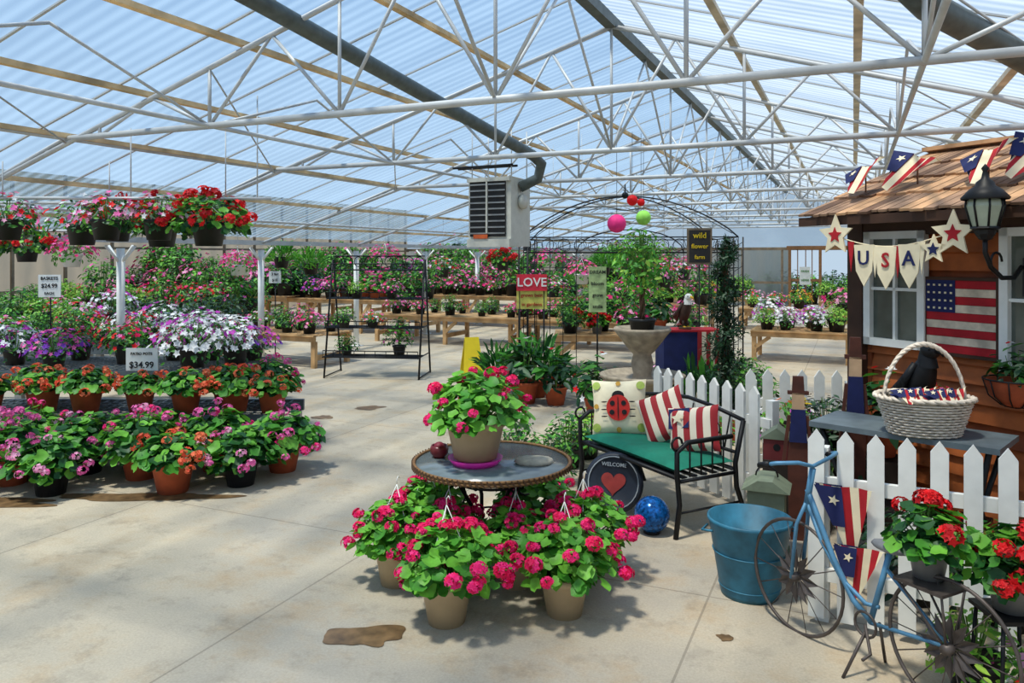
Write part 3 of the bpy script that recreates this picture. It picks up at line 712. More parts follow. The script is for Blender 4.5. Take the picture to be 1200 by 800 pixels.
def star(mb, c, r, mat, Mx, th=.012):
    poly = []
    for k in range(10):
        a = pi*k/5+pi/2; q = r if k % 2 == 0 else r*.46; poly.append((c[0]+q*cos(a), c[1]+q*sin(a)))
    mb.prism(poly, Mx, th, mat)
mb = MB(); E = Matrix.Translation((0, -.36, 0)) @ RX
pts = [(.02+i*.05, -.36, 1.86-.1*sin(pi*i/19)) for i in range(20)]
mb.tube(pts, .004, CREAM, 4)
for x, z, m1, m2 in ((.1, 1.84, CREAM, RED), (.92, 1.83, CREAM, RED), (.8, 1.74, CREAM, NAVY)):
    star(mb, (x, z), .14 if x != .8 else .09, m1, E); star(mb, (x, z), .055 if x != .8 else .04, m2, E @ Matrix.Translation((0, 0, .012)), .005)
for ch, x, cm in (('U', .32, NAVY), ('S', .48, RED), ('A', .64, NAVY)):
    z = 1.86-.1*sin(pi*x/.97)
    mb.prism([(x-.075, z), (x-.06, z-.17), (x, z-.27), (x+.06, z-.17), (x+.075, z)], E, .006, CREAM)
    vs, fs = text_geo(ch, .13); mb.add(vs, fs, cm, False, E @ Matrix.Translation((x, z-.09, .012)))
for x in (.22, .4, .56, .72):
    z = 1.86-.1*sin(pi*x/.97); mb.prism([(x-.025, z), (x, z-.2), (x+.025, z)], E, .004, RED if x in (.22, .56) else CREAM)
mb.obj('usa_star_bunting', SO+(0,), SA)
mb = MB()
for x, t, w, h, rot in ((-.02, .3, .34, .36, .35), (.3, .42, .36, .4, -.25), (.82, .35, .36, .4, .35), (1.1, .45, .36, .4, -.3), (1.42, .35, .38, .42, .3), (1.75, .45, .38, .42, -.2), (2.1, .4, .38, .4, .2)):
    yy = r0+t*cos(sl); o = Vector((x, yy+.12, z0_+t*sin(sl)+.26)); du = Vector((cos(rot), 0, sin(rot)))
    dvv = Vector((sin(rot)*.6, -.72, -.62))
    pennant(mb, o, du, dvv, w, h, 9, flut=.018)
    mb.tube([(x, yy+.12, z0_+(t+.12)*sin(sl)+.0), o], .006, SHING3, 5)
mb.obj('roof_flag_bunting', SO+(0,), SA)
# coach lantern
mb = MB()
LG2 = M('lamp_glass', C(190, 200, 176), .1, 0, var=.1, spec=.8, trans=.3)
mb.lathe([(.001, .14), (.03, .15), (.05, .18), (.055, .2), (.075, .21), (.07, .22)], (0, 0, 0), BLK, 8, smooth=False)
mb.lathe([(.062, .215), (.092, .33), (.085, .36), (.07, .375)], (0, 0, 0), LG2, 8, smooth=False)
mb.lathe([(.115, .365), (.12, .375), (.08, .42), (.05, .44), (.045, .46), (.02, .48), (.012, .52), (.02, .535), (.001, .56)], (0, 0, 0), BLK, 16)
for k in range(8):
    a = 2*pi*k/8; mb.tube([(.064*cos(a), .064*sin(a), .21), (.095*cos(a), .095*sin(a), .33), (.09*cos(a), .09*sin(a), .37)], .006, BLK, 5)
mb.tube([(0, 0, .15), (0, .0, .08), (0, .05, .0), (0, .15, -.06), (0, .26, -.06), (0, .33, .0), (0, .4, -.02), (0, .45, -.12)], .013, BLK, 8)
mb.tube([(0, .1+.05*cos(q), .03+.05*sin(q)) for q in [i*.5 for i in range(10)]], .007, BLK, 6)
mb.box((0, .43, -.06), (.09, .02, .22), BLK)
x, y = SW(1.16, -.46); mb.obj('coach_lantern', (x, y, 1.64), SA)
# table beside shed with basket
tx, ty, ta = 2.2, 4.25, -.77
mb = MB(); mb.box((0, 0, .735), (.95, .42, .03), M('slate_table_top', C(96, 108, 114), .5, var=.2))
for x in (-.42, .42):
    mb.tube([(x, -.17, 0), (x*.8, -.05, .35), (x, -.17, .72)], .015, BLK, 6); mb.tube([(x, .17, 0), (x*.8, .05, .35), (x, .17, .72)], .015, BLK, 6)
mb.box((0, 0, .3), (.75, .25, .02), BLK)
mb.obj('patio_side_table', (tx, ty, 0), ta)
mb = MB()
WW = M('white_wicker', C(222, 208, 190), .75, var=.2, scale=40)
for k in range(13):
    z = .01+k*.015; R0 = .15+.05*k/12
    mb.tube([((R0+.006*sin(22*a+k*pi))*cos(a)*1.15, (R0+.006*sin(22*a+k*pi))*sin(a)*.85, z) for a in [i*2*pi/88 for i in range(88)]], .0065, WW, 4, closed=True)
mb.lathe([(.001, .01), (.14, .01), (.19, .19)], (0, 0, 0), M('wicker_inside', C(120, 106, 86), .8), 24, sx=1.15, sy=.85)
for k in range(2):
    mb.tube([((.205+.01*sin(14*a+k*pi))*cos(a)*1.15, (.205+.01*sin(14*a+k*pi))*sin(a)*.85, .2+.006*cos(14*a+k*pi)) for a in [i*2*pi/80 for i in range(80)]], .01, WW, 5, closed=True)
for k in range(3):
    mb.tube([(.2*cos(a), .01*sin(a*16+k*2.1), .16+.32*sin(a)+.008*cos(a*16+k*2.1)) for a in [pi*i/40 for i in range(41)]], .008, WW, 5)
for k in range(6): pennant(mb, (-.12+.05*k, -.1+.03*(k % 3), .25), (1, .3*(k % 2), .2), (.1*(k % 2), -.8, -.6), .16, .12)
mb.obj('white_wicker_basket', (2.2, 4.1, .75), -.2)
# eagle statues
def eagle(name, loc, rz, s, body, head, beak):
    mb = MB()
    R = Matrix.Rotation(.35, 3, 'X')
    mb.lathe([(.001, -.2), (.04, -.17), (.075, -.08), (.085, .02), (.07, .1), (.045, .16), (.001, .18)], (0, 0, .24), body, 14, sx=1, sy=.9, rot=R)
    mb.sphere((0, -.07, .44), .052, head, 14, (1, 1.1, 1)); mb.lathe([(.062, 0), (.05, .06), (.04, .1)], (0, -.05, .34), head, 12)
    mb.tube([(0, -.115, .445), (0, -.15, .44), (0, -.165, .415)], [.02, .014, .003], beak, 8)
    for sx in (-1, 1):
        mb.sphere((sx*.04, -.1, .455), .009, BLK, 8)
        for j in range(5):
            mb.tube([(sx*.06, -.02+.02*j, .36-.03*j), (sx*.1, .02+.02*j, .26-.02*j), (sx*.07, .08+.02*j, .1+.01*j)], [.02, .026, .005], body, 6)
        mb.tube([(sx*.035, 0, .12), (sx*.035, 0, .04)], .018, body, 6)
        for j in (-1, 0, 1): mb.tube([(sx*.035, 0, .04), (sx*.035+.02*j, -.045, .03)], .008, beak, 5)
    for j in (-2, -1, 0, 1, 2): mb.tube([(0, .07, .14), (.02*j, .13, .05)], [.02, .012], head, 5)
    mb.lathe([(.001, 0), (.09, 0), (.085, .03), (.001, .032)], (0, 0, 0), BARK, 14)
    put(mb.mesh(name), name, loc, rz, None, s)
eagle('eagle_statue', (2.33, 4.38, .75), .3, .95, BLK, BLK, BLK)
eagle('eagle_statue', (1.78, 7.9, .95), .5, .75, M('eagle_brown', C(70, 50, 40), .7), M('eagle_white', C(238, 236, 226), .6, var=.04), M('eagle_yellow', C(230, 180, 40), .5))
mb = MB(); mb.box((0, 0, .46), (.6, .35, .03), WOODL)
for x in (-.27, .27):
    for y in (-.14, .14): mb.box((x, y, .23), (.04, .04, .46), WOODL)
mb.box((0, .0, .7), (.6, .3, .46), NAVY); mb.box((.18, -.16, .72), (.26, .02, .42), RWS); mb.box((0, 0, .94), (.62, .32, .02), RED)
mb.obj('flag_draped_crate', (1.82, 7.95, 0), .1)
def figure(name, loc, rz, h):
    mb = MB(); FB = M('figure_brown', C(84, 44, 32), .8, var=.3)
    mb.prism([(-.05, 0), (.05, 0), (.06, h*.5), (.035, h*.8), (-.035, h*.8), (-.06, h*.5)], RX, .03, FB)
    mb.prism([(-.05, h*.6), (.05, h*.6), (.04, h*.8), (-.04, h*.8)], Matrix.Translation((0, -.031, 0)) @ RX, .01, NAVY)
    mb.prism([(-.035, h*.78), (.035, h*.78), (.035, h*.9), (-.035, h*.9)], Matrix.Translation((0, -.005, 0)) @ RX, .03, M('tan_face', C(196, 160, 124), .8))
    mb.prism([(-.06, h*.89), (.06, h*.89), (.06, h*.91), (.035, h*.91), (.03, h), (-.03, h), (-.035, h*.91), (-.06, h*.91)], RX, .035, FB)
    for s in (-1, 1): mb.beam((s*.05, -.02, h*.76), (s*.085, -.02, h*.45), .02, .02, FB)
    mb.obj(name, loc, rz)
figure('wooden_patriot_figure', (1.72, 4.62, 0), -.3, .98)
figure('wooden_patriot_figure', (2.12, 4.75, 0), -.3, 1.2)
mb = MB(); SG = M('sage_paint', C(116, 126, 104), .6, var=.2)
mb.box((0, 0, .2), (.2, .18, .36), SG); mb.box((0, 0, .01), (.24, .22, .02), SG)
mb.prism([(-.13, .38), (.13, .38), (.04, .44), (-.04, .44)], Matrix.Translation((0, .12, 0)) @ RX, .24, SG)
mb.tube([(.06*cos(q), 0, .44+.06*sin(q)) for q in [pi*i/10 for i in range(11)]], .005, BLK, 5)
mb.lathe([(.001, .0), (.03, .0)], (0, -.092, .22), BLK, 14, rot=Matrix.Rotation(pi/2, 3, 'X')); mb.tube([(0, -.09, .14), (0, -.13, .14)], .006, BLK, 5)
mb.obj('sage_birdhouse', (1.46, 4.4, 0), -.4)
mb = MB(); CRT = M('dark_crate', C(48, 40, 34), .8, var=.3); mb.box((0, 0, .22), (.22, .2, .44), CRT); mb.obj('wooden_crate', (1.7, 4.8, 0), -.4)
mb = MB(); mb.box((0, 0, .07), (.16, .14, .14), M('maroon_paint', C(110, 40, 40), .7)); mb.prism([(-.1, .13), (.1, .13), (0, .2)], Matrix.Translation((0, .08, 0)) @ RX, .16, SG)
mb.lathe([(.001, .0), (.022, .0)], (0, -.072, .08), BLK, 14, rot=Matrix.Rotation(pi/2, 3, 'X')); mb.obj('painted_birdhouse', (1.66, 4.8, .44), -.4)

# right side plants
for k, x, y, z, s in (('dark_shrub', 2.02, 4.95, .0, 1.1), ('dark_shrub', 2.12, 5.2, .4, .8), ('caladium', 2.38, 4.95, .42, .9), ('begonia_red', 2.52, 4.66, .72, .6), ('leafy_plant', 2.3, 3.55, 0, 1.1), ('dark_shrub', 2.0, 3.8, 0, 1.0), ('leafy_plant', 2.6, 3.4, 0, 1.2), ('marigold_yellow', 1.9, 5.25, .4, .9)):
    P(k, x, y, z, s)
mb = MB(); mb.lathe([(.001, 0), (.06, .01), (.12, .06), (.15, .14), (.155, .15)], (0, 0, 0), TERRA, 20)
for k in range(10):
    a = 2*pi*k/10; mb.tube([(.0, .0, -.005), (.07*cos(a), .07*sin(a), .01), (.13*cos(a), .13*sin(a), .06), (.16*cos(a), .16*sin(a), .155)], .004, BLK, 5)
mb.tube([(.16*cos(a*pi/12), .16*sin(a*pi/12), .155) for a in range(24)], .005, BLK, 5, closed=True)
x, y = SW(1.17, -.2); mb.obj('wall_coco_basket', (x, y, .86), SA)
P('caladium', x, y, .88, .55)
for xx in (1.88, 2.12, 2.42):
    mb = MB(); mb.box((0, 0, .2), (.24, .24, .4), CRT); mb.obj('wooden_crate', (xx, 5.25 if xx < 2.3 else 4.95, 0), .1)

# ------------------------------------------------------------ fountain, tree, topiary
mb = MB()
mb.lathe([(.001, 0), (.24, 0), (.24, .06), (.17, .1), (.12, .16), (.1, .3), (.13, .44), (.12, .5), (.36, .6), (.385, .64), (.36, .65), (.32, .61), (.1, .58), (.08, .64), (.1, .74), (.08, .82), (.12, .86), (.22, .99), (.26, 1.04), (.25, 1.06), (.21, 1.03), (.001, .92)], (0, 0, 0), STONE, 36)
mb.obj('stone_fountain', (1.17, 6.9, 0))
me = mkplant('ficus', 77, (BLKP, .12, .09, .16), .25, .34, 520, .036, (L4, L1, L2), shape='oval', lift=.5, pmax=2.5, trunk=True)
put(me, 'braided_ficus_tree', (1.17, 6.9, .98), 0, None, (1, 1, 1))
mb = MB(); rg = random.Random(9)
pot_geo(mb, (TERRA, .16, .11, .26)); mb.tube([(0, 0, .2), (0, 0, 1.8)], .03, BARK, 6)
for i in range(4600):
    t = rg.random()**1.1; z = .38+t*1.44; a = t*2*pi*4.2; rr = .085*(1-.6*t); th = rg.uniform(0, 2*pi); tr = (.14*(1-.6*t)+.025)*sqrt(rg.random())
    c = Vector((rr*cos(a), rr*sin(a), z)); q = Vector((cos(th)*cos(a), cos(th)*sin(a), sin(th)*.8))
    leaf(mb, c+q*tr, q+Vector((0, 0, .3)), .026, rg.choice((LD1, LD2, LD2)), rg, 'long' if i % 2 else 'oval')
mb.obj('spiral_topiary', (1.97, 7.1, 0))

# ------------------------------------------------------------ wire gazebo
mb = MB(); hw = 1.4; hh = 1.95; gb = .9
cor = [(-hw, -gb), (hw, -gb), (hw, gb), (-hw, gb)]
for (x, y) in cor:
    for dx in (-.06, .06): mb.tube([(x+dx, y, 0), (x+dx, y, hh)], .01, BLK, 6)
    for i in range(12): mb.tube([(x-.06, y, .1+i*.155), (x+.06, y, .1+i*.155+.08)], .004, BLK, 4)
    pts = []
    for i in range(13):
        t = i/12; f = 1-t; pts.append((x*f, y*f, hh+.6*sin(t*pi/2)**.8))
    mb.tube(pts, .01, BLK, 6)
    pts = [(x*(1-t)*.95, y*(1-t)*.95, hh+.05+.18*sin(t*pi)+t*.35) for t in [i/10 for i in range(11)]]; mb.tube(pts, .005, BLK, 5)
for i in range(4):
    a, b = cor[i], cor[(i+1) % 4]
    for z in (hh, hh-.2): mb.tube([(a[0], a[1], z), (b[0], b[1], z)], .008, BLK, 6)
    n = int(math.hypot(a[0]-b[0], a[1]-b[1])/.2)
    for k in range(n):
        t = (k+.5)/n; cx = a[0]+(b[0]-a[0])*t; cy = a[1]+(b[1]-a[1])*t; ux = (b[0]-a[0]); uy = (b[1]-a[1]); l = math.hypot(ux, uy); ux /= l; uy /= l
        mb.tube([(cx+ux*.08*cos(q), cy+uy*.08*cos(q), hh-.1+.08*sin(q)) for q in [j*pi/6 for j in range(12)]], .004, BLK, 4, closed=True)
for (x0, x1) in ((-hw, -.7), (.7, hw)):
    for i in range(7):
        z = .3+i*.25; mb.tube([(x0, -gb, z), (x1, -gb, z)], .004, BLK, 4)
    for i in range(5):
        x = x0+(x1-x0)*i/4; mb.tube([(x, -gb, 0), (x, -gb, hh)], .005, BLK, 4)
mb.tube([(-.7, -gb, hh-.2)]+[(-.7*cos(q), -gb, hh-.2+.3*sin(q)) for q in [j*pi/10 for j in range(11)]], .008, BLK, 5)
mb.sphere((0, 0, hh+.62), .05, BLK, 10); mb.tube([(0, 0, hh+.6), (0, 0, hh+.78)], .01, BLK, 5)
mb.obj('wire_gazebo', (1.62, 11.0, 0), -.08)
for x, y, z, r, m in ((1.35, 9.9, 2.12, .12, M('hot_pink_paper', C(240, 50, 130), .7)), (1.78, 10.4, 2.22, .1, M('lime_paper', C(150, 220, 90), .7)), (1.55, 9.9, 2.42, .07, FRD), (1.68, 10.0, 2.4, .05, FRD)):
    mb = MB()
    mb.lathe([(.001, -r)]+[(r*sin(pi*i/16)*(1+.04*(i % 2)), -r*cos(pi*i/16)) for i in range(1, 16)]+[(.001, r)], (0, 0, 0), m, 20); mb.tube([(0, 0, r), (0, 0, 3.3-z)], .003, BLK, 4); mb.obj('paper_lantern', (x, y, z))

# ------------------------------------------------------------ signs
def sign(name, x, y, zc, w, h, bm, lines, tm, size, stake=True, rz=0, frame=None):
    mb = MB(); mb.box((0, 0, zc), (w, .015, h), bm)
    if frame: mb.box((0, .006, zc), (w+.05, .015, h+.05), frame)
    n = len(lines)
    for i, t in enumerate(lines):
        vs, fs = text_geo(t, size if not isinstance(size, tuple) else size[i]); mb.add(vs, fs, tm, False, Matrix.Translation((0, -.012, zc+h/2-h*(i+.5)/n)) @ RX)
    if stake:
        for s in (-1, 1) if w > .3 else (0,): mb.tube([(s*w*.4, .02, 0), (s*w*.4, .02, zc)], .01, BLK, 6)
    mb.obj(name, (x, y, 0), rz)
BLKT = M('sign_black_text', C(30, 30, 34), .7)
sign('love_sign', .24, 9.3, 1.38, .37, .2, M('love_red', C(206, 40, 60), .6), ['LOVE'], WHT, .15)
sign('garden_sign', .24, 9.32, 1.17, .37, .22, M('sign_yellow_green', C(196, 190, 90), .6, var=.3), ['grows best', 'in gardens'], RED, .06)
sign('garden_sign', 1.03, 9.25, 1.3, .21, .55, M('sage_sign', C(170, 190, 130), .6, var=.35), ['DREAM', 'bloom', 'grow', 'smile'], BLKT, .06)
sign('wild_flower_sign', 2.32, 9.5, 1.82, .26, .4, M('chalk_board', C(44, 42, 40), .8), ['wild', 'flower', 'farm'], FYE, (.1, .08, .07), stake=True, frame=WALLW)
sign('price_sign', -3.3, 6.85, .78, .28, .2, WHT, ['PATIO POTS', '$34.99'], BLKT, (.035, .08))
sign('price_sign', -6.2, 10.3, 1.3, .3, .3, WHT, ['BASKETS', '$24.99', 'EACH'], BLKT, (.06, .08, .05))
sign('price_sign', -3.95, 12.8, 1.35, .2, .2, WHT, ['3 for', '$10'], BLKT, .06)
sign('fresh_sign', 8.2, 21.5, 1.15, .3, .5, WHT, ['FRESH', 'HERBS'], L2, .08)
mb = MB(); YS = M('caution_yellow', C(232, 206, 40), .5, var=.05)
for s in (-1, 1): mb.prism([(-.15, 0), (.15, 0), (.1, .55), (-.1, .55)], Matrix.Translation((0, s*.12, 0)) @ Matrix.Rotation(s*.2, 4, 'X') @ RX, .015, YS)
mb.obj('yellow_caution_sign', (-.58, 11.0, 0), .3)

# ------------------------------------------------------------ metal plant rack
mb = MB(); w = 1.35
for x in (0, w):
    mb.tube([(x, 0, 0), (x, .35, 1.65)], .014, BLK, 6); mb.tube([(x, .7, 0), (x, .38, 1.65)], .014, BLK, 6); mb.tube([(x, 0, .02), (x, .7, .02)], .01, BLK, 5)
    for z in (.3, .7, 1.1): mb.tube([(x, z*.2-.12, z), (x, .6, z)], .01, BLK, 5)
for z, y0 in ((.3, -.05), (.7, .05), (1.1, .15), (1.5, .26)):
    for i in range(6): mb.tube([(0, y0+i*.07, z), (w, y0+i*.07, z)], .008, BLK, 5)
    mb.tube([(0, y0, z+.09), (w, y0, z+.09)], .008, BLK, 5)
    for i in range(10): mb.tube([(w*i/9, y0, z), (w*i/9, y0, z+.09)], .005, BLK, 4)
for i in range(9):
    x = w*(i+.5)/9; mb.tube([(x+.06*cos(q), .36, 1.62+.07*sin(q)) for q in [j*pi/6 for j in range(12)]], .006, BLK, 4, closed=True)
mb.tube([(0, .36, 1.7), (w, .36, 1.7)], .01, BLK, 5)
mb.obj('iron_plant_rack', (-2.62, 10.7, 0), -.12)
for k, x, y, z, s in (('leafy_plant', -2.35, 10.75, .7, .7), ('impatiens_mixed', -1.95, 10.75, .7, .7), ('tall_leafy', -1.6, 10.9, .3, .8), ('lime_plant', -2.2, 10.9, 1.1, .7), ('petunia_pink', -1.7, 10.85, 1.1, .7), ('leafy_plant', -2.35, 10.9, .3, .7), ('geranium_pink', -1.95, 10.9, 1.1, .6)): P(k, x, y, z, s)

# ------------------------------------------------------------ benches with plants
BMESH = M('bench_mesh', C(96, 106, 112), .5, .4)
def wood_bench(cx, cy, Ln, Wd, z, rz, kinds, rows=2, s=.8, metal=False, step=.42, plants=True, name='wooden_display_bench'):
    mb = MB(); m = SILV if metal else WOODL
    for y in (-Wd/2, Wd/2): mb.box((0, y, z-.05), (Ln, .04, .1), m if not metal else BMESH)
    if metal:
        for i in range(int(Ln/.09)): mb.box((-Ln/2+i*.09, 0, z-.01), (.012, Wd, .01), BMESH)
        for i in range(int(Wd/.09)): mb.box((0, -Wd/2+i*.09, z-.005), (Ln, .012, .01), BMESH)
    else:
        n = int(Wd/.13)
        for i in range(n+1): mb.box((0, -Wd/2+Wd*i/n, z-.01), (Ln, .1, .02), m)
    k = max(2, int(Ln/1.2)+1)
    for i in range(k):
        x = -Ln/2+.05+(Ln-.1)*i/(k-1)
        for y in (-Wd/2+.04, Wd/2-.04): mb.box((x, y, (z-.1)/2), (.07, .07, z-.1), m)
        if not metal:
            mb.beam((x, -Wd/2+.04, z*.3), (x, Wd/2-.04, z*.3), .04, .08, m)
            if i < k-1: mb.beam((x+.02, -Wd/2+.02, z*.45), (x+.25, -Wd/2+.02, z-.1), .03, .06, m)
    mb.obj(name, (cx, cy, 0), rz)
    if not plants: return
    e = bpy.data.objects.new('potted_flower_display', None); e.location = (cx, cy, 0); e.rotation_euler = (0, 0, rz); scene.collection.objects.link(e)
    nx = max(1, int(Ln/step))
    for r in range(rows):
        for i in range(nx):
            x = -Ln/2+Ln*(i+.5)/nx+RNG.uniform(-.05, .05); y = -Wd/2+Wd*(r+.5)/rows
            kk = kinds[int((i*len(kinds))/nx+r) % len(kinds)] if RNG.random() < .65 else RNG.choice(kinds)
            P(kk, x, y, z, s*RNG.uniform(.8, 1.25), e)
R_ = -TH
wood_bench(-3.7, 12.4, 2.0, .9, .5, R_, ['impatiens_mixed', 'leafy_plant', 'petunia_pink'], 2, .85)
wood_bench(-1.1, 15.2, 3.2, 1.0, .55, R_, ['petunia_pink', 'leafy_plant', 'begonia_red'], 2, .8, step=.6)
wood_bench(1.3, 14.4, 2.6, 1.0, .52, R_, ['petunia_pink', 'leafy_plant', 'geranium_pink', 'tall_leafy'], 2, .9)
wood_bench(-3.8, 17.6, 4.4, 1.0, .75, R_, ['petunia_pink', 'petunia_purple', 'tall_leafy', 'geranium_pink', 'leafy_plant'], 2, 1.3)
wood_bench(-.3, 18.8, 4.0, 1.0, .75, R_, ['petunia_pink', 'tall_leafy', 'begonia_red', 'leafy_plant'], 2, 1.3)
wood_bench(3.2, 18.2, 3.0, 1.0, .6, R_, ['marigold_yellow', 'petunia_pink', 'lime_plant', 'tall_leafy'], 2, 1.2)
wood_bench(4.75, 12.6, 1.5, .9, .5, R_, ['lime_plant', 'petunia_white', 'petunia_purple'], 2, .95, step=.34)
wood_bench(6.2, 18.0, 1.6, 1.0, .5, R_, ['lime_plant', 'impatiens_mixed', 'marigold_yellow'], 2, 1.)
wood_bench(7.9, 15.5, 2.6, 1.0, .5, R_, ['lime_plant', 'petunia_pink', 'leafy_plant'], 2, 1.2)
wood_bench(9.6, 20.5, 2.6, 1.0, .5, R_, ['lime_plant', 'leafy_plant', 'marigold_yellow', 'tall_leafy'], 2, 1.3)
wood_bench(4.6, 21.5, 4.0, 1.0, .6, R_, ['leafy_plant', 'marigold_yellow', 'petunia_pink', 'lime_plant'], 2, 1.4)
wood_bench(1.0, 22.5, 6.0, 1.0, .9, R_, ['petunia_pink', 'tall_leafy', 'dark_shrub', 'leafy_plant'], 2, 1.5)
wood_bench(-5.2, 21.5, 6.0, 1.0, .9, R_, ['petunia_purple', 'petunia_pink', 'tall_leafy', 'dark_shrub'], 2, 1.5)
wood_bench(1.0, 25.5, 9.0, 1.0, 1.0, R_, ['tall_leafy', 'dark_shrub', 'leafy_plant', 'petunia_pink'], 2, 1.8, step=.6)
wood_bench(1.75, 11.6, 2.2, .8, .55, -.08, ['tall_leafy', 'geranium_red', 'petunia_pink', 'caladium', 'leafy_plant'], 2, 1.1)
# left block
wood_bench(-3.35, 6.85, 2.8, .7, .36, 0, ['geranium_coral'], 1, 1., metal=True, plants=False, name='mesh_display_bench')
for i, x in enumerate((-4.5, -4.05, -3.66, -3.22, -2.8, -2.4, -2.06)): P('geranium_coral', x, 6.6+.05*(i % 2), .36, .95+.05*(i % 3))
for x in (-4.3, -3.85, -2.6, -2.2): P('geranium_coral' if x < -2.2 else 'geranium_pink', x, 6.98, .36, .95)
wood_bench(-4.6, 8.6, 3.6, 1.1, .5, 0, ['petunia_purple'], 1, 1., metal=True, plants=False, name='mesh_display_bench')
for k, x, y, s in (('petunia_white', -5.5, 8.5, 1.), ('petunia_purple', -4.95, 8.3, 1.05), ('begonia_red', -5.0, 8.9, 1.), ('begonia_red', -4.3, 8.6, 1.2), ('begonia_red', -3.9, 8.9, 1.1), ('petunia_white', -3.45, 8.3, 1.25), ('petunia_white', -3.1, 8.6, 1.2), ('petunia_white', -3.5, 8.9, 1.2), ('leafy_plant', -4.5, 9.0, 1.0), ('petunia_white', -6.0, 8.7, 1.1), ('petunia_purple', -3.0, 8.9, 1.)):
    P(k, x, y, .5, s)
wood_bench(-6.1, 10.6, 4.6, 1.0, .52, -.1, ['impatiens_mixed', 'begonia_red', 'leafy_plant', 'begonia_red', 'petunia_white'], 2, 1.0, metal=True, name='mesh_display_bench')
wood_bench(-5.3, 12.3, 1.8, 1.0, .52, -.2, ['dark_shrub'], 2, 1.1, metal=True, name='mesh_display_bench')
wood_bench(-8.4, 12.8, 4.0, 1.0, .55, -.2, ['petunia_white', 'petunia_pink', 'leafy_plant', 'lime_plant', 'impatiens_mixed'], 2, 1.2, metal=True, name='mesh_display_bench')
wood_bench(-7.6, 15.5, 6.0, 1.0, .6, R_, ['leafy_plant', 'lime_plant', 'petunia_pink', 'lime_plant', 'begonia_red', 'tall_leafy'], 2, 1.3)
wood_bench(-7.3, 18.8, 5.3, 1.0, .8, R_, ['dark_shrub', 'tall_leafy', 'leafy_plant', 'petunia_pink'], 2, 1.6)
# floor geraniums left
for k, x, y, s in (('geranium_pinkb', -3.3, 5.5, 1.05), ('geranium_coral', -2.45, 5.55, 1.15), ('geranium_pinkb', -2.02, 5.72, 1.05), ('geranium_pink', -1.82, 6.1, 1.1), ('geranium_pink', -3.75, 5.75, 1.1), ('geranium_pink', -2.85, 5.9, 1.15), ('geranium_pinkb', -3.35, 6.05, 1.15),
                   ('geranium_pink', -2.35, 6.12, 1.15), ('geranium_pinkb', -4.2, 6.0, 1.15), ('geranium_pink', -3.85, 6.22, 1.1), ('geranium_pinkb', -2.9, 6.27, 1.1), ('geranium_pinkb', -4.1, 5.5, 1.), ('geranium_pink', -4.5, 6.2, 1.1)):
    P(k, x, y, 0, s)
# hanging baskets
def rail(p1, p2, z, name='hanging_basket_rail'):
    mb = MB(); p1 = Vector(p1+(z,)); p2 = Vector(p2+(z,)); mb.tube([p1, p2], .014, PIPE, 8)
    for t in (.05, .5, .95):
        q = p1.lerp(p2, t); u = cos(TH)*q.x-sin(TH)*q.y; top = max(zr(u-UR), z+.1) if u > UR-HS else z+.3
        mb.tube([q, (q.x, q.y, top)], .006, PIPE, 5)
    mb.obj(name)
ZH = 2.2
rail((-4.5, 6.6), (-2.1, 6.7), ZH); rail((-5.0, 7.2), (-2.6, 7.3), ZH)
for k, x, y, s in (('hanging_red', -2.62, 6.64, 1.2), ('hanging_mixed', -3.05, 6.63, 1.05), ('hanging_red', -3.3, 7.24, 1.2), ('hanging_mixed', -3.5, 6.63, 1.05), ('hanging_mixed', -4.05, 7.24, 1.15), ('hanging_red', -2.85, 7.26, 1.05),
                   ('hanging_red', -3.72, 7.24, 1.05), ('hanging_mixed', -4.35, 6.62, 1.05)):
    zz = ZH-(.3+.045)*s; P(k, x, y, zz, s)
rail((-6.2, 8.5), (-4.4, 8.6), 1.98)
for k, x, s in (('hanging_red', -5.95, 1.), ('hanging_red', -5.4, 1.), ('hanging_pink', -4.9, .9)): P(k, x, 8.55, 1.98-(.345 if k != 'hanging_pink' else .445)*s, s)
for k, x, y, z, s in (('hanging_pink', -5.0, 14, 1.35, 1.2), ('hanging_fern', -3.9, 13, 1.5, 1.1), ('hanging_fern', -3.3, 12.6, 1.4, 1.1), ('hanging_pink', -2.4, 14.5, 1.5, 1.1), ('hanging_mixed', -1.3, 14.5, 1.3, 1.0), ('hanging_pink', 1.0, 11.0, 1.3, .9), ('hanging_mixed', 2.2, 11.1, 1.25, .9), ('hanging_mixed', .6, 11.2, 1.1, .8), ('hanging_fern', 1.5, 12.5, 1.4, .9), ('hanging_pink', 3.4, 14.5, 1.3, 1.0),
                      ('hanging_pink', -5.6, 16, 1.3, 1.2), ('hanging_red', -.2, 16.5, 1.4, 1.2), ('hanging_pink', .8, 16.5, 1.4, 1.2), ('hanging_fern', 2.0, 16.0, 1.4, 1.2), ('hanging_pink', 4.2, 17.5, 1.4, 1.1), ('hanging_mixed', 2.9, 13.0, 1.3, 1.0)):
    P(k, x, y, z, s)
    mb = MB(); u = cos(TH)*x-sin(TH)*y; top = zr(u-UR) if u > UR-HS else 2.3
    w0 = .44 if k in ('hanging_pink', 'hanging_fern') else .34
    mb.tube([(0, 0, z+w0*s+.01), (0, 0, max(top, z+.5))], .003, PIPE, 4); mb.obj('hanging_hook_wire', (x, y, 0))
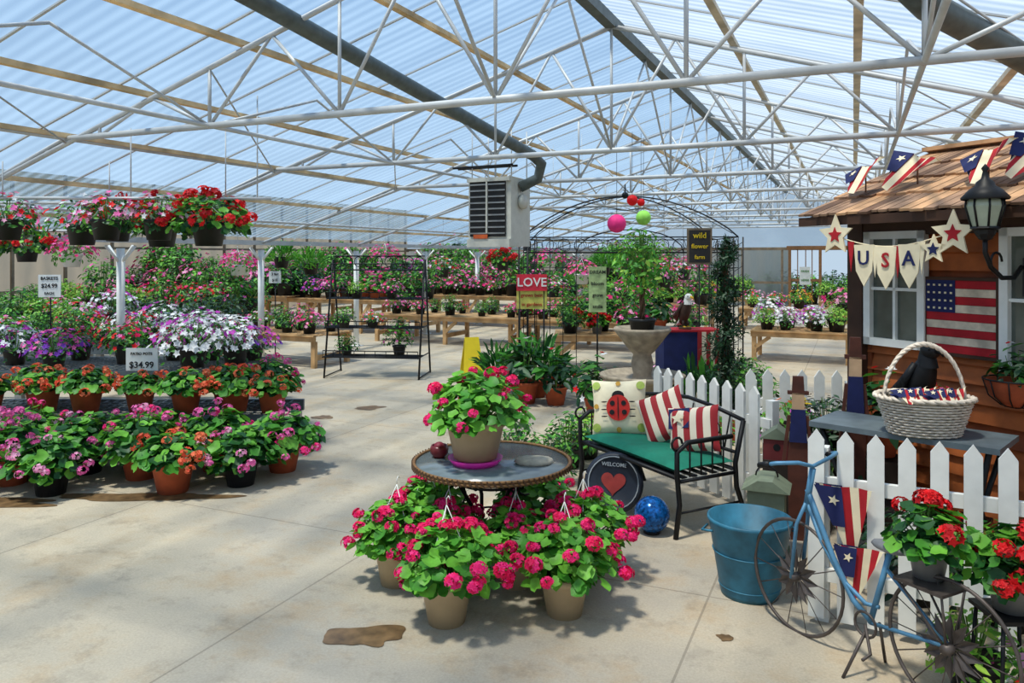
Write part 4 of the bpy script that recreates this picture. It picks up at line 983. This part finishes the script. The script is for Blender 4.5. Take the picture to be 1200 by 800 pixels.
# mid-floor plants
for k, x, y, z, s in (('caladium', .15, 8.9, 0, 1.25), ('spiky_plant', .3, 9.3, 0, 1.1), ('caladium', .5, 8.8, 0, 1.05), ('leafy_plant', .95, 9.2, 0, 1.1), ('impatiens_mixed', 1.25, 9.0, 0, 1.), ('leafy_plant', .45, 6.2, 0, 1.), ('lime_plant', .62, 6.5, 0, 1.1), ('leafy_plant', .28, 5.75, 0, .9), ('leafy_plant', .05, 6.2, 0, .9),
                      ('spiky_plant', 1.9, 7.6, 0, 1.), ('leafy_plant', 1.6, 8.3, 0, 1.1), ('caladium', .9, 8.1, 0, 1.1), ('dark_shrub', 2.6, 8.6, 0, 1.), ('leafy_plant', 2.9, 9.4, 0, 1.1), ('petunia_pink', 1.9, 9.5, .0, 1.), ('spiky_plant', -.15, 9.6, 0, .9), ('tall_leafy', 2.3, 8.2, 0, 1.1), ('leafy_plant', 2.5, 7.6, 0, 1.2), ('petunia_white', 2.3, 6.6, 0, 1.1), ('leafy_plant', 1.7, 6.5, 0, .9)):
    P(k, x, y, z, s)

# ------------------------------------------------------------ light, world, camera
w = bpy.data.worlds.new('sky'); scene.world = w; w.use_nodes = True
nt = w.node_tree; bg = nt.nodes['Background']
tc = nt.nodes.new('ShaderNodeTexCoord'); sp = nt.nodes.new('ShaderNodeSeparateXYZ'); nt.links.new(tc.outputs['Generated'], sp.inputs[0])
cr = nt.nodes.new('ShaderNodeValToRGB'); nt.links.new(sp.outputs['Z'], cr.inputs[0])
cr.color_ramp.elements[0].position = 0.0; cr.color_ramp.elements[0].color = (.60, .76, .92, 1)
cr.color_ramp.elements[1].position = .7; cr.color_ramp.elements[1].color = (.19, .43, .84, 1)
nt.links.new(cr.outputs[0], bg.inputs[0]); bg.inputs[1].default_value = .8
sd = bpy.data.lights.new('sun', 'SUN'); sd.energy = 5.6; sd.angle = math.radians(6.0); sd.color = (1, .92, .79)
so = bpy.data.objects.new('sun', sd); scene.collection.objects.link(so)
so.rotation_euler = Vector((.3, .2, -1)).to_track_quat('-Z', 'Y').to_euler()
cd = bpy.data.cameras.new('camera'); co = bpy.data.objects.new('camera', cd); scene.collection.objects.link(co)
co.location = (0, 0, 1.7); co.rotation_euler = (pi/2, 0, 0); cd.sensor_width = 36; cd.lens = 27; cd.shift_y = -100/1200; cd.clip_end = 200
scene.camera = co
scene.view_settings.view_transform = 'Standard'
scene.view_settings.exposure = .12
